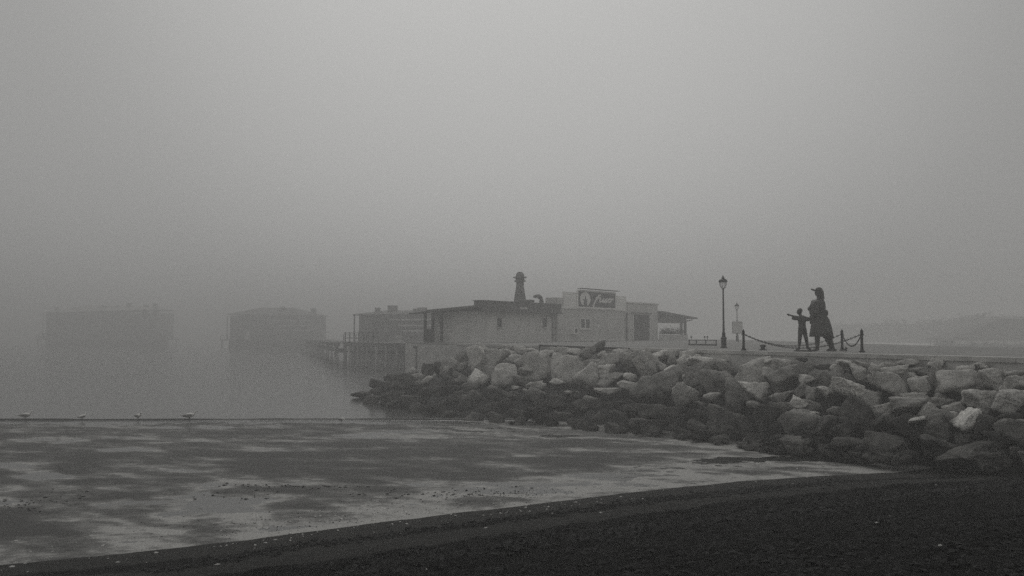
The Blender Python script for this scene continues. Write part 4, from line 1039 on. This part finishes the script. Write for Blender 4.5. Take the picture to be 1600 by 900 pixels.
m.box((bu0 - t, -.01, bz0 - t), (bu1 + t, .12, bz0 - .002)); m.box((bu0 - t, -.01, bz1 + .002), (bu1 + t, .12, bz1 + t)); m.box((bu0 - t, -.01, bz0), (bu0 - .002, .12, bz1)); m.box((bu1 + .002, -.01, bz0), (bu1 + t, .12, bz1))
spart(m, "frame", "sign_white")
spart(MB().box((bu0 + .15, -.05, bz1 + .22), (bu1 + .35, .45, bz1 + .28)), "light_rail", "iron")
BH = bz1 - bz0; BW = bu1 - bu0
ecu, ecz = bu0 + BW * .185, bz0 + BH * .50
m = MB(); nn = 32; er_u = BW * .135; er_z = BH * .46
m.add([(ecu + er_u * math.cos(2 * math.pi * i / nn), .085, ecz + er_z * math.sin(2 * math.pi * i / nn)) for i in range(nn)] + [(ecu + er_u * math.cos(2 * math.pi * i / nn), .10, ecz + er_z * math.sin(2 * math.pi * i / nn)) for i in range(nn)],
      [tuple(range(nn))[::-1], tuple(range(nn, 2 * nn))] + [(i, (i + 1) % nn, (i + 1) % nn + nn, i + nn) for i in range(nn)])
em = spart(m, "emblem", "sign_white")
def ep(pts, y0=.102, y1=.112):
    m = MB(); n_ = len(pts); q = [(ecu + x * er_u, ecz + z * er_z) for x, z in pts]
    m.add([(x, y0, z) for x, z in q] + [(x, y1, z) for x, z in q], [tuple(range(n_))[::-1], tuple(range(n_, 2 * n_))] + [(i, (i + 1) % n_, (i + 1) % n_ + n_, i + n_) for i in range(n_)]); return m
mm_ = MB()
for poly in ([(-.35, -.95), (.35, -.95), (.33, -.15), (-.33, -.15)], [(-.45, -.12), (.45, -.12), (.45, -.02), (-.45, -.02)], [(-.12, .0), (.12, .0), (.10, .3), (0, .62), (-.10, .3)]):
    q = ep(poly); k0 = len(mm_.v); mm_.v += q.v; mm_.f += [tuple(i + k0 for i in f) for f in q.f]
spart(mm_, "emblem_tower", "sign_face", em)
# script word "fuso": drawn as strokes in a slanted hand
def stroke(pts): return pts
x0, zb_, sx_, sz_ = bu0 + BW * .43, bz0 + BH * .36, BW * .44, BH * .40
def S_(x, y): return (x0 + (x + .10 * (y)) * sx_, .11, zb_ + y * sz_)
words = [
 [(.02, -.75), (.0, -.8), (-.04, -.62), (.02, .1), (.08, .8), (.16, 1.12), (.22, 1.15), (.22, 1.02)], [(-.02, .62), (.12, .66), (.26, .7)],                       # f
 [(.28, .6), (.27, .2), (.30, .0), (.38, .08), (.45, .3), (.47, .62)], [(.47, .62), (.46, .15), (.50, .0), (.56, .1)],   # u
 [(.56, .1), (.68, .62), (.70, .35), (.72, .1), (.66, -.02), (.58, .06)],                                                   # s
 [(.88, .6), (.80, .45), (.79, .15), (.85, .0), (.93, .12), (.96, .42), (.88, .6), (1.0, .55), (1.08, .62)]]              # o
m = MB()
def smooth_pts(p, n_=5):
    out = []
    for i in range(len(p) - 1):
        a0 = p[max(i - 1, 0)]; a1 = p[i]; a2 = p[i + 1]; a3 = p[min(i + 2, len(p) - 1)]
        for k_ in range(n_):
            t = k_ / n_; out.append(tuple(.5 * ((2 * a1[c]) + (-a0[c] + a2[c]) * t + (2 * a0[c] - 5 * a1[c] + 4 * a2[c] - a3[c]) * t * t + (-a0[c] + 3 * a1[c] - 3 * a2[c] + a3[c]) * t ** 3) for c in (0, 1)))
    return out + [p[-1]]
for w_ in words:
    q = smooth_pts(w_); m.tube([S_(*p_) for p_ in q], .085, 6)
spart(m, "lettering", "sign_white")

# ================================================================ JETTY AND FAR STILT BUILDINGS
def line_pt(px, Y): return Vector(((px - CX) / F * Y, Y, 0))
jA, jB = line_pt(704, 79), line_pt(538, 102)
def jetty(a, b, zt, width, label, piles, rail_to=None):
    r = empty("jetty", (a.x, a.y, 0), label, "jetty")
    d = (b - a); ln = d.length; u = d.normalized(); nn = Vector((-u.y, u.x, 0))
    if nn.y < 0: nn = -nn
    M = Matrix(((u.x, nn.x, 0, 0), (u.y, nn.y, 0, 0), (0, 0, 1, 0), (0, 0, 0, 1)))
    def pj(m, name, ma, parent=None): m.local = True; m.v = [tuple(M @ Vector(p)) for p in m.v]; return m.build(name, ma, parent or r)
    m = MB(); k_ = 0.0
    while k_ < ln: m.box((k_, -.05, zt - .12), (min(k_ + .28, ln), width, zt)); k_ += .30
    pj(m, "deck", "wood_grey")
    pj(MB().box((0, 0.02, zt - .42), (ln, .2, zt - .125)), "beam", "wood_grey"); pj(MB().box((0, width - .2, zt - .42), (ln, width - .02, zt - .125)), "beam", "wood_grey")
    for i in range(piles):
        x = (i + .5) * ln / piles
        for v_ in (.15, width - .2):
            pj(MB().lathe([(.13, -.7), (.15, zt - .43)], 10, Matrix.Translation(Vector((x, v_, 0)))), "pile", "far_mid" if (i + int(v_)) % 3 else "concrete")
        pj(MB().box((x - .06, .02, zt - 1.25), (x + .06, width - .1, zt - 1.05)), "cross_beam", "far_mid")
    if rail_to:
        x0_, x1_ = rail_to; m = MB()
        for z in (zt + .45, zt + 1.0): m.box((x0_, -.02, z), (x1_, .05, z + .07))
        rl_ = pj(m, "rail", "wood_grey"); k_ = x0_
        while k_ <= x1_: pj(MB().box((k_ - .05, -.04, zt), (k_ + .05, .06, zt + 1.1)), "rail_post", "wood_grey", rl_); k_ += 1.4
    return r
jl = (jB - jA).length
jetty(jA, jB, 2.6, 11.0, "plank jetty on piles running left from the restaurant, nearest of the three", 10, (jl * .62, jl))
jC = line_pt(330, 232)
jetty(jB + (jC - jB) * .02, line_pt(470, 185), 2.5, 3.5, "fogged plank jetty between the nearest jetty and the middle stilt building", 8)

def stilt_building(pxl, pxr, Y, ztop_l, ztop_m, ztop_r, zdeck, label, porch=True, depth=8, seed=1, mast=False, roof_m="roof_dark", wall_m="wood_grey", post_m="wood_dark"):
    rs_ = random.Random(seed)
    a, b = line_pt(pxl, Y), line_pt(pxr, Y - 2); W = (b - a).length
    r = empty("stilt_building", (a.x, a.y, 0), label, "building", "restaurants on stilts fading into the fog")
    u = (b - a).normalized(); nn = Vector((-u.y, u.x, 0))
    M = Matrix(((u.x, nn.x, 0, 0), (u.y, nn.y, 0, 0), (0, 0, 1, 0), (0, 0, 0, 1)))
    def pj(m, name, ma, parent=None): m.local = True; m.v = [tuple(M @ Vector(p)) for p in m.v]; return m.build(name, ma, parent or r)
    pj(MB().box((-1.6, -1.5, zdeck - .3), (W + 1.6, depth + 1, zdeck)), "deck", "wood_grey")
    pj(MB().box((.2, .3, zdeck + .002), (W - .2, depth, min(ztop_l, ztop_r) - .35)), "wall", wall_m)
    # roof: low hip
    ov = .5; wm_ = W * .45
    zl, zm, zr_ = ztop_l, ztop_m, ztop_r
    m = MB(); m.add([(-ov, -ov, zl - .3), (W + ov, -ov, zr_ - .3), (W + ov, depth + ov, zr_ - .3), (-ov, depth + ov, zl - .3), (wm_ - W * .16, depth * .5, zm), (wm_ + W * .22, depth * .5, zm - .05),
                     (-ov, -ov, zl - .45), (W + ov, -ov, zr_ - .45), (W + ov, depth + ov, zr_ - .45), (-ov, depth + ov, zl - .45)],
                    [(0, 1, 5, 4), (1, 2, 5), (2, 3, 4, 5), (3, 0, 4), (0, 6, 7, 1), (1, 7, 8, 2), (2, 8, 9, 3), (3, 9, 6, 0), (6, 9, 8, 7)]); pj(m, "roof", roof_m)
    nw = max(int(W / 2.4), 3)
    zwt = min(ztop_l, ztop_r) - .9
    for i in range(nw):
        x = .5 + i * (W - 1) / nw
        f = pj(MB().box((x + .1, .2, zdeck + 1.0), (x + (W - 1) / nw - .25, .297, zwt)), "window", "roof_dark")
        pj(MB().box((x + .02, .18, zdeck + .9), (x + (W - 1) / nw - .17, .26, zdeck + .998)), "sill", "wood_grey", f); pj(MB().box((x + .02, .18, zwt + .002), (x + (W - 1) / nw - .17, .26, zwt + .1)), "lintel", "wood_grey", f)
    m = MB()
    for z in (zdeck + .45, zdeck + .95): m.box((-1.6, -1.45, z), (W + 1.6, -1.39, z + .07))
    rl_ = pj(m, "railing", "wood_grey"); k_ = -1.6
    while k_ < W + 1.6: pj(MB().box((k_, -1.47, zdeck), (k_ + .1, -1.37, zdeck + 1.05)), "rail_post", "wood_grey", rl_); k_ += 1.9
    if porch:
        for x in (-.3, W * .25, W * .5, W * .75, W + .3): pj(MB().box((x - .09, -.4, zdeck), (x + .09, -.22, min(ztop_l, ztop_r) - .45)), "porch_post", post_m)
    if mast: pj(MB().lathe([(.05, zm - .1), (.03, zm + 1.6)], 6, Matrix.Translation(Vector((wm_ * .8, depth * .5, 0)))), "mast", "roof_dark")
    for i in range(int(W / 3)):   # awnings, screens, furniture and roof clutter that make the outline ragged
        x = rs_.uniform(-1.2, W + .2); w_ = rs_.uniform(.5, 1.8); h_ = rs_.uniform(.6, 1.9)
        pj(MB().box((x, -1.2 + rs_.uniform(0, .6), zdeck + .002), (x + w_, -.45, zdeck + h_)), "terrace_screen", rs_.choice(("cloth_pale", "wood_dark", "render_pale")))
        x = rs_.uniform(.2, W - 1.4); zr0 = min(ztop_l, ztop_r) - .4
        pj(MB().box((x, depth * .3, zr0), (x + rs_.uniform(.4, 1.4), depth * .3 + .8, zr0 + rs_.uniform(.7, 1.5) * (ztop_m - 2.0) / 5.0)), "roof_box", rs_.choice(("roof_dark", "wood_grey")))
    for q_ in (.34, .52, .72):   # pale boards and blinds across the right half
        zq = zdeck + q_ * (min(ztop_l, ztop_r) - zdeck)
        pj(MB().box((W * rs_.uniform(.4, .6), -.62, zq), (W - .1, -.5, zq + .22)), "facade_board", "cloth_pale" if post_m == "wood_dark" else "far_mid")
    aw = MB(); z_a = zdeck + 2.1
    aw.add([(W - .2, -1.4, z_a), (W + 1.9, -1.5, z_a - .35), (W + 1.9, depth * .6, z_a - .3), (W - .2, depth * .6, z_a + .1), (W - .2, -1.4, z_a - .1), (W + 1.9, -1.5, z_a - .45), (W + 1.9, depth * .6, z_a - .4), (W - .2, depth * .6, z_a)],
           [(0, 1, 2, 3), (4, 7, 6, 5), (0, 4, 5, 1), (1, 5, 6, 2), (2, 6, 7, 3), (3, 7, 4, 0)]); pj(aw, "awning", "wood_grey")
    k_ = -1.2
    while k_ < W + 1.4:
        for v_ in (-1.2, depth * .5, depth + .6): pj(MB().lathe([(.18, -.8), (.17, zdeck - .3)], 8, Matrix.Translation(Vector((k_, v_, 0)))), "pile", "wood_grey")
        k_ += 2.6
    pj(MB().box((-1.4, depth * .35, -.6), (W + 1.4, depth * .35 + .3, zdeck - .302)), "underdeck_shade", "wood_dark")  # solid dark sheet standing in for the shade beneath the deck
    return r
def zpx(py, Y): return CAMZ + (522 - py) * Y / F
stilt_building(558, 682, 132, zpx(488, 132), zpx(484, 132), zpx(487, 132), 2.4, "nearest fogged stilt building, directly left of the restaurant porch", depth=7, seed=2)
stilt_building(358, 492, 225, zpx(489, 225), zpx(480, 225), zpx(491, 225), 2.2, "middle fogged stilt building with a low hip roof and a mast", depth=10, seed=3, mast=True)
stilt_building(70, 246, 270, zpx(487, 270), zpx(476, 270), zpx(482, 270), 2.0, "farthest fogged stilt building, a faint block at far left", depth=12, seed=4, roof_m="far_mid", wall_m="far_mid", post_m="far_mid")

# ================================================================ FAR RIGHT: pavilion and trees
def pavilion():
    Y = 170; a = line_pt(1490, Y); W = 30.0; z0 = .9
    r = empty("pavilion", (a.x, a.y, z0), "fogged open pavilion with a broad dark hip roof at far right", "building")
    zt = lambda py: zpx(py, Y) - z0
    m = L(); e = zt(529); p1 = zt(498)
    m.add([(-1, -1, e), (W, -1, e), (W, 9, e), (-1, 9, e), (11, 4, p1), (W - 4, 4, p1), (-1, -1, e - .25), (W, -1, e - .25), (W, 9, e - .25), (-1, 9, e - .25)],
          [(0, 1, 5, 4), (1, 2, 5), (2, 3, 4, 5), (3, 0, 4), (0, 6, 7, 1), (1, 7, 8, 2), (2, 8, 9, 3), (3, 9, 6, 0), (6, 9, 8, 7)]); m.build("roof", "roof_dark", r)
    for i in range(10):
        x = -.6 + i * 3.1
        for y in (-.6, 8.6):
            m = L(); m.box((x, y, -.05), (x + .2, y + .2, e - .252)); m.build("post", "wood_dark", r)
    m = L(); m.box((0, 8.3, 0), (W - 1, 8.5, e - .3)); m.build("back_wall", "render_pale", r)
    rp_ = random.Random(9)
    for i in range(9):
        x = -.3 + i * 3.1; n_ = 14; m = L(); top = e - .26; bot = e - .26 - rp_.uniform(.5, 1.0)
        vs = [(x + j * 2.9 / n_, -.75 + .05 * math.sin(j * 2.1), top) for j in range(n_ + 1)] + [(x + j * 2.9 / n_, -.75 + .07 * math.sin(j * 2.1), bot + .35 * (j / n_ - .5) ** 2 * 4 * (1 if i % 2 else -.6)) for j in range(n_ + 1)]
        m.add(vs, [(j, j + 1, j + n_ + 2, j + n_ + 1) for j in range(n_)]); c_ = m.build("awning_flap", "cloth_pale", r)
        c_.modifiers.new("t", 'SOLIDIFY').thickness = .02
    return r
pavilion()

# far trees: uneven crowns of leaf clumps
def far_tree(px, Y, Ht, Wd, label, seed):
    rt = random.Random(seed); p = line_pt(px, Y)
    r = empty("tree", (p.x, p.y, .8), label, "tree", "trees fading into the fog at far right")
    b = L(); b.tube([(0, 0, 0), (.1, 0, Ht * .3), (-.1, .1, Ht * .55)], [.28, .2, .12], 8)
    for k_ in range(5):
        a = rt.uniform(0, 6.28); b.tube([(0, 0, Ht * (.25 + .06 * k_)), (math.cos(a) * Wd * .3, math.sin(a) * Wd * .3, Ht * (.5 + .06 * k_))], [.1, .04], 6)
    b.build("trunk", "bark", r)
    b = L(); cl = [(rt.gauss(0, Wd * .22), rt.gauss(0, Wd * .2), Ht * rt.uniform(.1, .84), Wd * rt.uniform(.11, .19)) for _ in range(22)]
    for _ in range(5200):
        c = rt.choice(cl); v = Vector((rt.gauss(0, 1), rt.gauss(0, 1), rt.gauss(0, .8))).normalized() * c[3] * rt.uniform(.5, 1.05)
        M = Matrix.Translation(Vector(c[:3]) + v) @ Matrix.Rotation(rt.uniform(0, 6), 4, 'Z') @ Matrix.Rotation(rt.uniform(-1.3, 1.3), 4, 'X'); s = rt.uniform(.35, .7)
        b.add([(-s, 0, 0), (0, -s * .6, 0), (s, 0, 0), (0, s * .6, 0)], [(0, 1, 2, 3)], M)
    b.build("crown", "tree_leaf", r)
TL = ["leftmost faint tree in the fog right of the chain posts", "second faint tree from left behind the promenade", "third faint tree from left behind the promenade", "fourth faint tree, just left of the pavilion", "fifth faint tree rising over the pavilion's left end", "sixth faint tree behind the pavilion roof", "rightmost faint tree at the picture's right edge"]
for i, (px, Y, h_, w_) in enumerate([(1310, 300, 12.0, 20), (1375, 285, 12.5, 19), (1432, 270, 12.2, 18), (1488, 262, 12.6, 18), (1540, 250, 12.4, 17), (1592, 235, 12.0, 16), (1640, 225, 12.0, 15)]):
    far_tree(px, Y, h_ * (.36 + .055 * i), w_, TL[i], 50 + i)
gr = MB().box((27.5, 46.5, -.4), (330, 420, .92)).build("far_shore", "concrete"); gr["kind"] = "structure"

# ================================================================ HAZE
hz = MB().box((-960, -70, -1.9), (960, 1060, 13.2)); hm = bpy.data.materials.new("haze"); hm.use_nodes = True
hn, hl = hm.node_tree.nodes, hm.node_tree.links; hn.clear()
ho = hn.new("ShaderNodeOutputMaterial"); hv = hn.new("ShaderNodeVolumePrincipled")
hv.inputs['Color'].default_value = (.835, .832, .827, 1); hv.inputs['Density'].default_value = FOG_DENSITY; hv.inputs['Anisotropy'].default_value = .6
hl.new(hv.outputs[0], ho.inputs['Volume'])
ho_ = hz.build("haze", hm); ho_["kind"] = "stuff"
